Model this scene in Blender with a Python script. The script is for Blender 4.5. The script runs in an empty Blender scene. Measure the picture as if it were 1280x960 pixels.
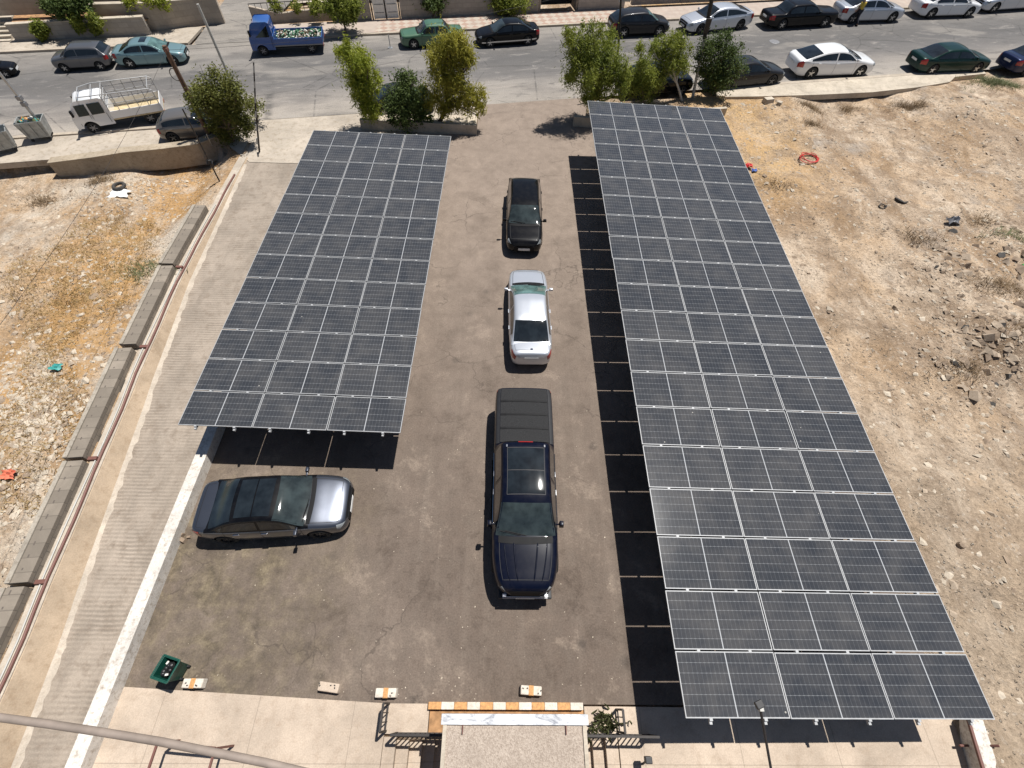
import bpy, bmesh, math, random
import numpy as np
from mathutils import Vector, Matrix
random.seed(7); rng = np.random.default_rng(7)
S = bpy.context.scene
col = S.collection
R_ = math.radians

# ------------------------------------------------------------------ camera
CAMH = 14.5; F = 590.0
M = np.array([[0.999672, 0.017771, 0.018451], [0.004354, -0.827639, 0.561244], [0.025244, -0.560979, -0.827445]])
cam = bpy.data.cameras.new('camera'); cam_o = bpy.data.objects.new('camera', cam); col.objects.link(cam_o)
cam.sensor_width = 36.0; cam.lens = F / 1280 * 36; cam.clip_start = 0.05; cam.clip_end = 2000
u0, u1, u2 = M[:, 0], -M[:, 1], -M[:, 2]
mm = Matrix(((u0[0], u1[0], u2[0]), (u0[1], u1[1], u2[1]), (u0[2], u1[2], u2[2]))).to_quaternion().to_matrix()
cam_o.matrix_world = Matrix.Translation((0, 0, CAMH)) @ mm.to_4x4()
S.camera = cam_o

# ------------------------------------------------------------------ light
SD = Vector((0.28, 0.27, 1.0)).normalized()          # towards the sun
el = math.asin(SD.z); az = math.atan2(SD.x, SD.y)
w = bpy.data.worlds.new('World'); S.world = w; w.use_nodes = True
nt = w.node_tree; bg = nt.nodes['Background']
sky = nt.nodes.new('ShaderNodeTexSky'); sky.sky_type = 'NISHITA'; sky.sun_disc = False
sky.sun_elevation = el; sky.sun_rotation = az; sky.altitude = 900; sky.dust_density = 1.2
nt.links.new(sky.outputs[0], bg.inputs[0]); bg.inputs[1].default_value = 0.05
sl = bpy.data.lights.new('sun', 'SUN'); sl.energy = 5.0; sl.angle = R_(0.5); sl.color = (1, .967, .915)
so = bpy.data.objects.new('sun', sl); col.objects.link(so); so.rotation_euler = SD.to_track_quat('Z', 'Y').to_euler()
so.location = (20, 20, 60)
S.view_settings.view_transform = 'Standard'; S.view_settings.look = 'None'
S.view_settings.exposure = 0.27; S.view_settings.gamma = 1.0; S.view_settings.use_curve_mapping = False
S.render.resolution_x = 1024; S.render.resolution_y = 768

# ------------------------------------------------------------------ helpers
def at(x, y, z=0.0):
    """a point of the place, given where its survey photograph shows it and its height"""
    d = M @ np.array([x - 640, y - 480, F]); t = (z - CAMH) / d[2]
    return Vector((d[0] * t, d[1] * t, z))
def px(p):
    c = M.T @ np.array([p[0], p[1], p[2] - CAMH]); return 640 + F * c[0] / c[2], 480 + F * c[1] / c[2]
def ztop(p, y):
    lo, hi = 0.0, 12.0
    for _ in range(40):
        m_ = (lo + hi) / 2
        if px((p[0], p[1], m_))[1] > y: lo = m_
        else: hi = m_
    return lo
def tag(o, label=None, cat=None, group=None, kind=None):
    if label: o['label'] = label
    if cat: o['category'] = cat
    if group: o['group'] = group
    if kind: o['kind'] = kind
    return o
def empty(name, loc=(0, 0, 0), rz=0.0, label=None, cat=None, group=None):
    o = bpy.data.objects.new(name, None); col.objects.link(o)
    o.location = loc; o.rotation_euler = (0, 0, rz); o.empty_display_size = .3
    return tag(o, label, cat, group)
def copy_tree(o, parent=None, children=None):
    c = o.copy(); col.objects.link(c); c.parent = parent
    for ch in [k for k in o.children]: copy_tree(ch, c)
    return c

class MB:
    def __init__(s): s.v = []; s.f = []; s.m = []
    def add(s, vs, fs, mi=0):
        n = len(s.v); s.v += [tuple(p) for p in vs]
        for f in fs: s.f.append(tuple(i + n for i in f)); s.m.append(mi)
        return s
    def box(s, a, b, mi=0, rz=0, org=None, taper=1.0):
        x0, y0, z0 = a; x1, y1, z1 = b
        cx, cy = (x0 + x1) / 2, (y0 + y1) / 2
        P = []
        for z, k in ((z0, 1.0), (z1, taper)):
            for x, y in ((x0, y0), (x1, y0), (x1, y1), (x0, y1)):
                P.append(Vector((cx + (x - cx) * k, cy + (y - cy) * k, z)))
        if rz:
            o = Vector(org or (cx, cy, 0)); r = Matrix.Rotation(rz, 3, 'Z'); P = [r @ (p - o) + o for p in P]
        return s.add(P, [(3, 2, 1, 0), (4, 5, 6, 7), (0, 1, 5, 4), (1, 2, 6, 5), (2, 3, 7, 6), (3, 0, 4, 7)], mi)
    def bar(s, a, b, w_, h_, mi=0):
        """beam of w x h from a to b (a..b is the axis)"""
        a, b = Vector(a), Vector(b); d = (b - a).normalized()
        up = Vector((0, 0, 1)) if abs(d.z) < .95 else Vector((0, 1, 0))
        x = d.cross(up).normalized() * w_ / 2; y = x.cross(d).normalized() * h_ / 2
        P = [p + i * x + j * y for p in (a, b) for i, j in ((-1, -1), (1, -1), (1, 1), (-1, 1))]
        return s.add(P, [(0, 1, 2, 3), (7, 6, 5, 4), (0, 4, 5, 1), (1, 5, 6, 2), (2, 6, 7, 3), (3, 7, 4, 0)], mi)
    def tube(s, pts, rad, n=8, mi=0, cap=True):
        pts = [Vector(p) for p in pts]; rads = rad if isinstance(rad, (list, tuple)) else [rad] * len(pts)
        rings = []; prev = None
        for i, p in enumerate(pts):
            d = (pts[min(i + 1, len(pts) - 1)] - pts[max(i - 1, 0)]).normalized()
            up = prev if prev is not None else (Vector((0, 0, 1)) if abs(d.z) < .9 else Vector((1, 0, 0)))
            x = (up - up.dot(d) * d).normalized(); prev = x; y = d.cross(x)
            rings.append([p + rads[i] * (math.cos(t) * x + math.sin(t) * y) for t in [2 * math.pi * k / n for k in range(n)]])
        V = [q for r in rings for q in r]; Fs = []
        for i in range(len(pts) - 1):
            for k in range(n): Fs.append((i * n + k, i * n + (k + 1) % n, (i + 1) * n + (k + 1) % n, (i + 1) * n + k))
        if cap: Fs += [tuple(range(n - 1, -1, -1)), tuple((len(pts) - 1) * n + k for k in range(n))]
        return s.add(V, Fs, mi)
    def lathe(s, prof, axis='Y', n=24, org=(0, 0, 0), mi=0):
        """prof: (radius, along)"""
        V = []; Fs = []
        for r, a in prof:
            for k in range(n):
                t = 2 * math.pi * k / n; c, q = r * math.cos(t), r * math.sin(t)
                V.append({'Y': (org[0] + c, org[1] + a, org[2] + q), 'Z': (org[0] + c, org[1] + q, org[2] + a)}[axis])
        for i in range(len(prof) - 1):
            for k in range(n): Fs.append((i * n + k, i * n + (k + 1) % n, (i + 1) * n + (k + 1) % n, (i + 1) * n + k))
        return s.add(V, Fs, mi)
    def grid(s, P, mi=0, close=False):
        r, c = len(P), len(P[0]); V = [q for row in P for q in row]
        return s.add(V, [(i * c + j, i * c + j + 1, (i + 1) * c + j + 1, (i + 1) * c + j) for i in range(r - 1) for j in range(c - 1)], mi)
    def build(s, name, mats, parent=None, smooth=False, recalc=True, bevel=0):
        me = bpy.data.meshes.new(name); me.from_pydata(s.v, [], s.f)
        mats = mats if isinstance(mats, (list, tuple)) else [mats]
        for m_ in mats: me.materials.append(m_)
        me.polygons.foreach_set('material_index', s.m)
        if recalc or bevel:
            b = bmesh.new(); b.from_mesh(me)
            if bevel:
                bmesh.ops.remove_doubles(b, verts=b.verts, dist=1e-5)
                bmesh.ops.bevel(b, geom=[e for e in b.edges if len(e.link_faces) == 2 and e.calc_face_angle(0) > .6], offset=bevel, segments=2, affect='EDGES', profile=.6, clamp_overlap=True)
            bmesh.ops.recalc_face_normals(b, faces=b.faces); b.to_mesh(me); b.free()
        if smooth:
            me.polygons.foreach_set('use_smooth', [True] * len(me.polygons))
            if smooth != 'all': me.set_sharp_from_angle(angle=R_(38))
        me.update()
        o = bpy.data.objects.new(name, me); col.objects.link(o); o.parent = parent
        return o

# ------------------------------------------------------------------ materials
MATS = {}
class NT:
    """little node writer"""
    def __init__(s, name):
        s.mat = bpy.data.materials.new(name); s.mat.use_nodes = True; s.t = s.mat.node_tree
        s.b = s.t.nodes['Principled BSDF']
    def n(s, typ, **kw):
        nd = s.t.nodes.new(typ)
        for k, v in kw.items():
            if k.startswith('_'): setattr(nd, k[1:], v)
            else: s.put(nd.inputs[k.replace('__', ' ')], v)
        return nd
    def put(s, inp, v):
        if hasattr(v, 'is_output'): s.t.links.new(v, inp)
        elif isinstance(v, (tuple, list)) and inp.type == 'RGBA' and len(v) == 3: inp.default_value = (*v, 1)
        else: inp.default_value = v
    def math(s, op, a, b=0.0, c=0.0):
        nd = s.t.nodes.new('ShaderNodeMath'); nd.operation = op
        for i, v in enumerate((a, b, c)): s.put(nd.inputs[i], v)
        return nd.outputs[0]
    def pos(s): return s.t.nodes.new('ShaderNodeNewGeometry').outputs['Position']
    def obj(s): return s.t.nodes.new('ShaderNodeTexCoord').outputs['Object']
    def noise(s, vec, scale, detail=4, rough=.6, dist=0.0, sc=None):
        if sc:
            mp = s.t.nodes.new('ShaderNodeMapping'); s.put(mp.inputs['Vector'], vec); mp.inputs['Scale'].default_value = sc; vec = mp.outputs[0]
        return s.n('ShaderNodeTexNoise', Vector=vec, Scale=scale, Detail=detail, Roughness=rough, Distortion=dist).outputs[0]
    def ramp(s, fac, stops, interp='LINEAR'):
        nd = s.t.nodes.new('ShaderNodeValToRGB'); s.put(nd.inputs[0], fac); cr = nd.color_ramp; cr.interpolation = interp
        while len(cr.elements) < len(stops): cr.elements.new(.5)
        for e, (p, c) in zip(cr.elements, stops):
            e.position = p; e.color = (*c, 1) if isinstance(c, tuple) else (c, c, c, 1)
        return nd.outputs[0]
    def mix(s, fac, a, b, blend='MIX'):
        nd = s.t.nodes.new('ShaderNodeMix'); nd.data_type = 'RGBA'; nd.blend_type = blend
        s.put(nd.inputs[0], fac); s.put(nd.inputs[6], a); s.put(nd.inputs[7], b); return nd.outputs[2]
    def bump(s, h, strength=.5, dist=.05):
        nd = s.n('ShaderNodeBump', Height=h, Strength=strength, Distance=dist); s.t.links.new(nd.outputs[0], s.b.inputs['Normal'])
    def set(s, **kw):
        for k, v in kw.items(): s.put(s.b.inputs[k.replace('__', ' ')], v)
        return s

def simple(name, c, rough=.6, metal=0.0, coat=0.0, var=.12, spec=.5, scale=6):
    """plain material with slight wear in its colour and gloss"""
    n = NT(name); f = n.noise(n.obj(), scale, 5)
    lo = tuple(max(0, x * (1 - var)) for x in c); hi = tuple(min(1, x * (1 + var)) for x in c)
    n.set(Base__Color=n.ramp(f, [(.3, lo), (.7, hi)]), Roughness=n.math('MULTIPLY_ADD', f, .16, rough - .08), Metallic=metal)
    n.b.inputs['Coat Weight'].default_value = coat; n.b.inputs['Coat Roughness'].default_value = .04
    n.b.inputs['Specular IOR Level'].default_value = spec
    return n.mat
def paint(name, c, metal=.35, rough=.34):
    n = NT(name); P = n.obj(); f = n.noise(P, 1.7, 4)
    dust = n.ramp(n.noise(P, 5, 6), [(.45, 0.0), (.75, 1.0)])
    n.set(Base__Color=n.mix(n.math('MULTIPLY', dust, .018), c, (.35, .31, .26)), Roughness=n.math('MULTIPLY_ADD', f, .1, rough - .05), Metallic=metal)
    n.b.inputs['Coat Weight'].default_value = .9 if max(c) > .1 else .45; n.b.inputs['Coat Roughness'].default_value = .03
    n.b.inputs['Specular IOR Level'].default_value = .5 if max(c) > .1 else .08
    return n.mat
def glassy(name, c, rough=.06):
    n = NT(name); f = n.noise(n.obj(), 2.2, 3)
    n.set(Base__Color=n.ramp(f, [(.35, tuple(x * .55 for x in c)), (.65, tuple(x * 1.35 for x in c))]), Roughness=rough)
    n.b.inputs['Specular IOR Level'].default_value = .6; n.b.inputs['Coat Weight'].default_value = .4
    return n.mat

K = dict(
    glass=glassy('dark_window_glass', (.012, .016, .019)), teal=glassy('teal_windscreen_glass', (.09, .16, .15)),
    tintteal=glassy('dim_teal_glass', (.03, .04, .04)),
    black=simple('black_trim', (.010, .010, .011), .6, spec=.15), rubber=simple('tyre_rubber', (.018, .018, .018), .85), arch=simple('wheel_well', (.006, .006, .006), .95),
    rim=simple('alloy_rim', (.5, .5, .5), .3, .8), darkrim=simple('dark_alloy_rim', (.12, .12, .125), .35, .8), chrome=simple('chrome', (.7, .7, .7), .15, 1.0),
    greytrim=simple('grey_rubber_trim', (.06, .06, .062), .6, spec=.2), lamp=glassy('headlamp_lens', (.27, .29, .30), .08), tail=simple('red_tail_lamp', (.32, .012, .01), .2, 0, .6), plate=simple('white_number_plate', (.7, .7, .68), .4),
    alu=simple('aluminium_frame', (.36, .365, .37), .55, .1), galv=simple('galvanised_steel', (.42, .43, .44), .45, .7),
    white=simple('white_paint', (.74, .73, .7), .5), greymetal=simple('grey_metal', (.25, .25, .26), .45, .5), iron=simple('dark_iron', (.035, .03, .028), .6, .3),
    wood=simple('weathered_pole_wood', (.13, .075, .05), .8, var=.35, scale=9), palepole=simple('pale_pole_paint', (.45, .44, .41), .6),
    rust=simple('red_brown_pipe_paint', (.16, .07, .055), .6), seam=simple('panel_seam', (.01, .01, .012), .7),
    orange=simple('orange_paint', (.52, .27, .10), .7, var=.35, scale=14), dkplastic=simple('dark_plastic', (.02, .02, .022), .55),
    bingreen=simple('green_bin_plastic', (.007, .066, .047), .42), binlid=simple('bin_bag_plastic', (.02, .02, .02), .3),
    dumpster=simple('grey_dumpster_steel', (.33, .34, .33), .55, .3, var=.3), cable=simple('grey_cable_sheath', (.27, .22, .185), .6, var=.3),
    skin=simple('skin', (.36, .2, .13), .55), hair=simple('dark_hair', (.02, .015, .012), .6), shirt=simple('yellow_shirt_cloth', (.6, .42, .06), .85), trousers=simple('dark_trousers_cloth', (.02, .022, .03), .9),
    red=simple('red_plastic', (.55, .035, .03), .5), blue=simple('blue_plastic', (.05, .12, .4), .5), turq=simple('turquoise_plastic', (.05, .3, .28), .5), lime=simple('bright_green_plastic', (.05, .5, .12), .4),
    coral=simple('coral_cloth', (.6, .16, .09), .8), lightwood=simple('pale_timber', (.5, .4, .24), .8, var=.3), paper=simple('pale_litter', (.68, .66, .6), .8), dkjunk=simple('dark_junk', (.05, .045, .04), .8, var=.4),
)

def mat_asphalt_lot():
    n = NT('worn_lot_asphalt'); P = n.pos()
    sep = n.n('ShaderNodeSeparateXYZ', Vector=P)
    big = n.noise(P, .22, 6, .62, .2); mid = n.noise(P, 1.5, 9, .72, .25); fine = n.noise(P, 22, 4, .7)
    base = n.ramp(big, [(.30, (.12, .092, .073)), (.52, (.158, .123, .099)), (.72, (.208, .165, .133))])
    base = n.mix(n.ramp(mid, [(.38, .6), (.56, 0.0)]), base, (.135, .108, .088))
    # old oil / dirt streaks along the driving direction
    st = n.noise(P, 1.0, 6, .6, 1.0, (1.6, .35, 1))
    base = n.mix(n.ramp(st, [(.58, 0.0), (.74, .30)]), base, (.10, .08, .066))
    ov = n.n('ShaderNodeTexVoronoi', Vector=P, Scale=.85, Randomness=1.0)
    oil = n.math('MULTIPLY', n.ramp(n.math('ADD', ov.outputs['Distance'], n.math('MULTIPLY_ADD', n.noise(P, 5, 5), .16, -.08)), [(.07, 1.0), (.17, 0.0)]), n.ramp(n.noise(P, .45, 2), [(.42, 0.0), (.52, .75)]))
    base = n.mix(oil, base, (.065, .053, .045))
    tr_ = n.noise(P, .8, 3, .5, .2, (3.2, .12, 1)); base = n.mix(n.ramp(tr_, [(.52, 0.0), (.66, .12)]), base, (.285, .235, .19))
    pa = n.noise(P, .55, 12, .8, .15); base = n.mix(n.ramp(pa, [(.37, .85), (.49, 0.0)]), base, (.088, .067, .053)); base = n.mix(n.ramp(pa, [(.54, 0.0), (.64, .6)]), base, (.31, .247, .195))
    rn = n.noise(P, 3.4, 8, .75, .3, (1.0, .6, 1)); base = n.mix(n.ramp(rn, [(.60, 0.0), (.70, .5)]), base, (.095, .074, .06))
    # soil washed over the near left corner
    l = n.math('MULTIPLY', n.math('SMOOTH_MIN', 1.0, n.math('MAXIMUM', n.math('MULTIPLY_ADD', sep.outputs[0], -.28, -.9), 0.0), .2),
               n.math('MINIMUM', 1.0, n.math('MAXIMUM', n.math('MULTIPLY_ADD', sep.outputs[1], -.5, 3.6), 0.0)))
    soil = n.math('MULTIPLY', l, n.ramp(n.noise(P, 1.3, 8, .68, .6), [(.34, .0), (.62, 1.0)]))
    base = n.mix(soil, base, n.ramp(n.noise(P, 2.6, 6, .7), [(.3, (.06, .05, .038)), (.5, (.135, .108, .075)), (.68, (.24, .195, .13))]))
    # paler, duller edge by the ramp wall and at the street
    up = n.math('MINIMUM', .75, n.math('MAXIMUM', 0.0, n.math('MULTIPLY', n.math('MULTIPLY_ADD', sep.outputs[1], .055, -.25), n.ramp(n.noise(P, .6, 6, .65), [(.3, .35), (.6, 1.0)]))))
    base = n.mix(up, base, n.ramp(mid, [(.3, (.225, .178, .143)), (.7, (.325, .262, .213))]))
    # cracks
    vo = n.n('ShaderNodeTexVoronoi', _feature='DISTANCE_TO_EDGE', Vector=n.n('ShaderNodeVectorMath', _operation='ADD').outputs[0], Scale=.42)
    va = [x for x in n.t.nodes if x.type == 'VECT_MATH'][-1]
    n.put(va.inputs[0], P); n.put(va.inputs[1], n.n('ShaderNodeTexNoise', Vector=P, Scale=1.3, Detail=5).outputs[1])
    cr = n.math('MULTIPLY', n.ramp(vo.outputs['Distance'], [(.0015, 1.0), (.009, 0.0)]), n.ramp(n.noise(P, .35, 3), [(.46, 0.0), (.56, .6)]))
    base = n.mix(cr, base, (.07, .056, .046))
    sp = n.ramp(n.noise(P, 60, 2, .5), [(.68, 0.0), (.76, .5)])
    base = n.mix(sp, base, (.34, .3, .25))
    base = n.mix(.5, base, n.ramp(fine, [(.3, (.55, .55, .55)), (.7, (1.35, 1.35, 1.35))]), 'MULTIPLY')
    n.set(Base__Color=base, Roughness=.92); n.b.inputs['Specular IOR Level'].default_value = .25
    n.bump(n.math('ADD', fine, n.math('MULTIPLY', mid, .6)), .35, .02); return n.mat
def mat_road():
    n = NT('street_asphalt'); P = n.pos()
    rot = n.n('ShaderNodeVectorRotate', _rotation_type='Z_AXIS', Vector=P, Angle=-math.atan(.2)); Q = rot.outputs[0]
    sep = n.n('ShaderNodeSeparateXYZ', Vector=Q); yy = n.math('ADD', sep.outputs[1], -30.35)     # 0..11.1 across
    wob = n.math('MULTIPLY_ADD', n.noise(Q, .25, 4), 2.2, -1.1); y2 = n.math('ADD', yy, wob)
    big = n.noise(Q, .5, 6, .65, .6, (.35, 1.3, 1)); fine = n.noise(P, 14, 4, .7)
    lane = n.ramp(n.math('DIVIDE', y2, 11.2), [(.0, (.36, .32, .275)), (.16, (.31, .278, .245)), (.34, (.165, .155, .148)), (.55, (.115, .111, .109)), (.72, (.155, .147, .14)), (.86, (.235, .215, .195)), (1.0, (.27, .245, .215))])
    base = n.mix(n.ramp(big, [(.36, .55), (.6, 0.0)]), lane, (.13, .122, .115))
    pat = n.noise(Q, .16, 3, .5, .3, (.6, 1.6, 1))
    base = n.mix(n.ramp(pat, [(.56, 0.0), (.60, .45)]), base, (.30, .275, .245))
    sk = n.noise(Q, 1.0, 7, .7, .6, (.5, 1.8, 1)); base = n.mix(n.ramp(sk, [(.54, 0.0), (.66, .6)]), base, (.095, .09, .086)); base = n.mix(n.ramp(sk, [(.33, .5), (.44, 0.0)]), base, (.34, .31, .28))
    vr = n.n('ShaderNodeTexVoronoi', _feature='DISTANCE_TO_EDGE', Vector=P, Scale=.22); base = n.mix(n.math('MULTIPLY', n.ramp(vr.outputs['Distance'], [(.003, .6), (.012, 0.0)]), n.ramp(sk, [(.4, 0.0), (.55, 1.0)])), base, (.06, .058, .056))
    base = n.mix(.55, base, n.ramp(fine, [(.3, (.6, .6, .6)), (.7, (1.3, 1.3, 1.3))]), 'MULTIPLY')
    n.set(Base__Color=base, Roughness=.9); n.b.inputs['Specular IOR Level'].default_value = .25; n.bump(fine, .3, .02); return n.mat
def mat_dirt():
    n = NT('rubble_dirt'); P = n.pos(); sep = n.n('ShaderNodeSeparateXYZ', Vector=P); X = sep.outputs[0]; Y = sep.outputs[1]
    big = n.noise(P, .16, 7, .66, .8); mid = n.noise(P, .9, 8, .72, .5); fine = n.noise(P, 9, 6, .75)
    base = n.ramp(big, [(.32, (.40, .298, .212)), (.5, (.55, .428, .31)), (.66, (.66, .54, .415))])
    base = n.mix(n.ramp(mid, [(.40, .85), (.58, 0.0)]), base, (.31, .228, .16))
    # dry orange grass ground, mostly a diagonal band in the left lot
    left = n.math('LESS_THAN', X, -11.0)
    rut = n.noise(P, .7, 5, .6, .5, (.9, .28, 1)); base = n.mix(n.ramp(rut, [(.37, .75), (.49, 0.0)]), base, (.27, .188, .122)); base = n.mix(n.ramp(rut, [(.55, 0.0), (.66, .6)]), base, (.70, .58, .45))
    cor = n.math('MULTIPLY', n.math('GREATER_THAN', X, 11.0), n.math('MULTIPLY', n.math('MINIMUM', 1.0, n.math('MAXIMUM', 0.0, n.math('MULTIPLY_ADD', X, -.22, 4.2))), n.math('MINIMUM', 1.0, n.math('MAXIMUM', 0.0, n.math('MULTIPLY_ADD', Y, .25, -5.2)))))
    base = n.mix(n.math('MULTIPLY', cor, n.ramp(mid, [(.4, .2), (.58, .9)])), base, (.55, .36, .17))
    sg = n.noise(P, .22, 6, .6, .9)
    band = n.math('MULTIPLY', n.ramp(sg, [(.44, 0.0), (.56, 1.0)]), n.ramp(mid, [(.35, .3), (.6, 1.0)]))
    dw = n.math('MULTIPLY', n.math('SUBTRACT', n.math('MULTIPLY_ADD', Y, -.07, -13.4), X), .1)
    wb = n.math('MULTIPLY', n.math('MULTIPLY', n.math('MULTIPLY', left, n.math('MINIMUM', 1.0, n.math('MAXIMUM', .15, n.math('MULTIPLY_ADD', Y, .3, -1.6)))), n.ramp(dw, [(.0, .5), (.08, 1.0), (.34, .9), (.62, 0.0)])), n.ramp(n.noise(P, .5, 7, .7, .6), [(.38, 0.0), (.52, 1.0)]))
    base = n.mix(n.math('MULTIPLY', wb, n.ramp(n.noise(P, 4, 6, .7), [(.3, .5), (.6, .95)])), base, (.50, .29, .11))
    base = n.mix(n.math('MULTIPLY', band, n.math('MULTIPLY_ADD', left, .25, .22)), base, (.53, .30, .11))
    base = n.mix(n.math('MULTIPLY', left, n.ramp(n.noise(P, .3, 6, .7, .4, (1, .6, 1)), [(.48, 0.0), (.62, .8)])), base, (.60, .53, .44))
    # tyre-smoothed strip beside the right carport: finer, browner
    strip = n.math('MULTIPLY', n.math('GREATER_THAN', X, 11.0), n.math('MINIMUM', 1.0, n.math('MAXIMUM', 0.0, n.math('MULTIPLY_ADD', Y, -.12, 1.35))))
    base = n.mix(n.math('MULTIPLY', strip, .6), base, n.ramp(mid, [(.3, (.34, .265, .195)), (.7, (.46, .37, .275))]))
    gr = n.ramp(n.noise(P, .35, 5, .7), [(.55, 0.0), (.68, .7)])
    base = n.mix(n.math('MULTIPLY', gr, n.math('GREATER_THAN', X, 18.0)), base, (.37, .325, .28))
    ch = n.noise(P, 3.2, 9, .78, .2); base = n.mix(n.ramp(ch, [(.34, .8), (.45, 0.0)]), base, (.20, .148, .10)); base = n.mix(n.ramp(ch, [(.57, 0.0), (.66, .7)]), base, (.66, .58, .48))  # pale bits are chips; dark bits put small shadows into the colour
    vo = n.n('ShaderNodeTexVoronoi', Vector=P, Scale=7.0, Randomness=1.0)
    peb = n.math('MULTIPLY', n.ramp(vo.outputs['Distance'], [(.16, 1.0), (.26, 0.0)]), n.ramp(n.noise(P, 2.3, 3), [(.46, 0.0), (.6, .75)]))
    base = n.mix(peb, base, n.mix(n.math('FRACT', n.math('MULTIPLY', vo.outputs['Color'], 7.31)), (.62, .56, .47), (.30, .24, .18)))
    base = n.mix(.75, base, n.ramp(fine, [(.25, (.5, .5, .5)), (.75, (1.45, 1.45, 1.45))]), 'MULTIPLY')
    n.set(Base__Color=base, Roughness=.95); n.b.inputs['Specular IOR Level'].default_value = .15
    n.bump(n.math('ADD', n.math('MULTIPLY', fine, .7), n.math('ADD', n.math('MULTIPLY', mid, 1.6), peb)), 1.0, .14); return n.mat
def mat_concrete(name, c, stain=(.5, .45, .4), amt=.5, sc=1.0, groove=None, joints=None, rough=.88):
    n = NT(name); P = n.pos(); a = n.noise(P, .5 * sc, 7, .68, .5); b_ = n.noise(P, 4 * sc, 6, .7); f = n.noise(P, 30, 3, .6)
    base = n.ramp(a, [(.3, tuple(x * .74 for x in c)), (.5, c), (.7, tuple(min(1, x * 1.2) for x in c))])
    base = n.mix(n.ramp(b_, [(.5, 0.0), (.72, amt)]), base, tuple(x * s for x, s in zip(c, stain)))
    h = n.math('MULTIPLY', f, .4)
    if groove:
        sep = n.n('ShaderNodeSeparateXYZ', Vector=P)
        g_ = n.math('SINE', n.math('MULTIPLY', n.math('ADD', sep.outputs[1], n.math('MULTIPLY', n.noise(P, .9, 5), .12)), groove))
        g2 = n.math('MULTIPLY', n.math('MULTIPLY_ADD', g_, .5, .5), n.ramp(n.noise(P, .9, 4), [(.36, .1), (.66, 1.0)]))
        base = n.mix(n.math('MULTIPLY', g2, .6), base, tuple(x * .55 for x in c)); h = n.math('SUBTRACT', h, n.math('MULTIPLY', g2, 1.6))
        sep2 = n.n('ShaderNodeSeparateXYZ', Vector=P)
        st = n.noise(P, .8, 5, .6, .3, (2.2, .25, 1)); base = n.mix(n.ramp(st, [(.5, 0.0), (.7, .5)]), base, tuple(x * .62 for x in c))
    if joints:
        sep = n.n('ShaderNodeSeparateXYZ', Vector=P)
        for k, ax in ((joints, 0), (joints, 1)):
            q = n.math('ABSOLUTE', n.math('SUBTRACT', n.math('FRACT', n.math('DIVIDE', sep.outputs[ax], k)), .5))
            base = n.mix(n.math('MULTIPLY', n.math('LESS_THAN', q, .007 / k * 1.4), .5), base, tuple(x * .5 for x in c))
    base = n.mix(.4, base, n.ramp(f, [(.3, (.7, .7, .7)), (.7, (1.25, 1.25, 1.25))]), 'MULTIPLY')
    n.set(Base__Color=base, Roughness=rough); n.b.inputs['Specular IOR Level'].default_value = .25; n.bump(h, .4, .02); return n.mat
def mat_tiles():
    n = NT('checkered_pavement_tiles'); P = n.pos()
    Q = n.n('ShaderNodeVectorRotate', _rotation_type='Z_AXIS', Vector=P, Angle=-math.atan(.2) + R_(45)).outputs[0]
    ch = n.n('ShaderNodeTexChecker', Vector=Q, Color1=(.46, .40, .33), Color2=(.36, .235, .18), Scale=2.1).outputs[0]
    f = n.noise(P, 1.3, 6, .7); base = n.mix(n.ramp(f, [(.4, .55), (.65, 0.0)]), ch, (.33, .275, .23))
    sx = n.n('ShaderNodeSeparateXYZ', Vector=P).outputs[0]
    pl = n.ramp(n.math('MULTIPLY_ADD', sx, .05, .5), [(.0, 1.0), (.02, 0.0), (.93, 0.0), (1.0, .8)])
    base = n.mix(pl, base, n.ramp(f, [(.3, (.34, .28, .24)), (.7, (.44, .37, .31))]))
    n.set(Base__Color=base, Roughness=.85); return n.mat
def mat_stonewall(name, c, bw=.6, bh=.3, mortar=.75, vary=.2):
    n = NT(name); tc = n.obj()
    mp = n.n('ShaderNodeMapping', Vector=tc); mp.inputs['Rotation'].default_value = (R_(90), 0, 0)
    br = n.n('ShaderNodeTexBrick', Vector=mp.outputs[0], Color1=tuple(x * (1 - vary) for x in c), Color2=tuple(min(1, x * (1 + vary)) for x in c), Mortar=tuple(x * mortar for x in c), Scale=1.0, Mortar__Size=.012, Brick__Width=bw, Row__Height=bh)
    f = n.noise(n.pos(), 1.1, 7, .7, .5)
    base = n.mix(n.ramp(f, [(.42, .5), (.66, 0.0)]), br.outputs[0], tuple(x * .62 for x in c))
    n.set(Base__Color=base, Roughness=.9); n.bump(n.math('ADD', n.noise(n.pos(), 25, 4), br.outputs[1]), .3, .02); return n.mat
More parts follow.
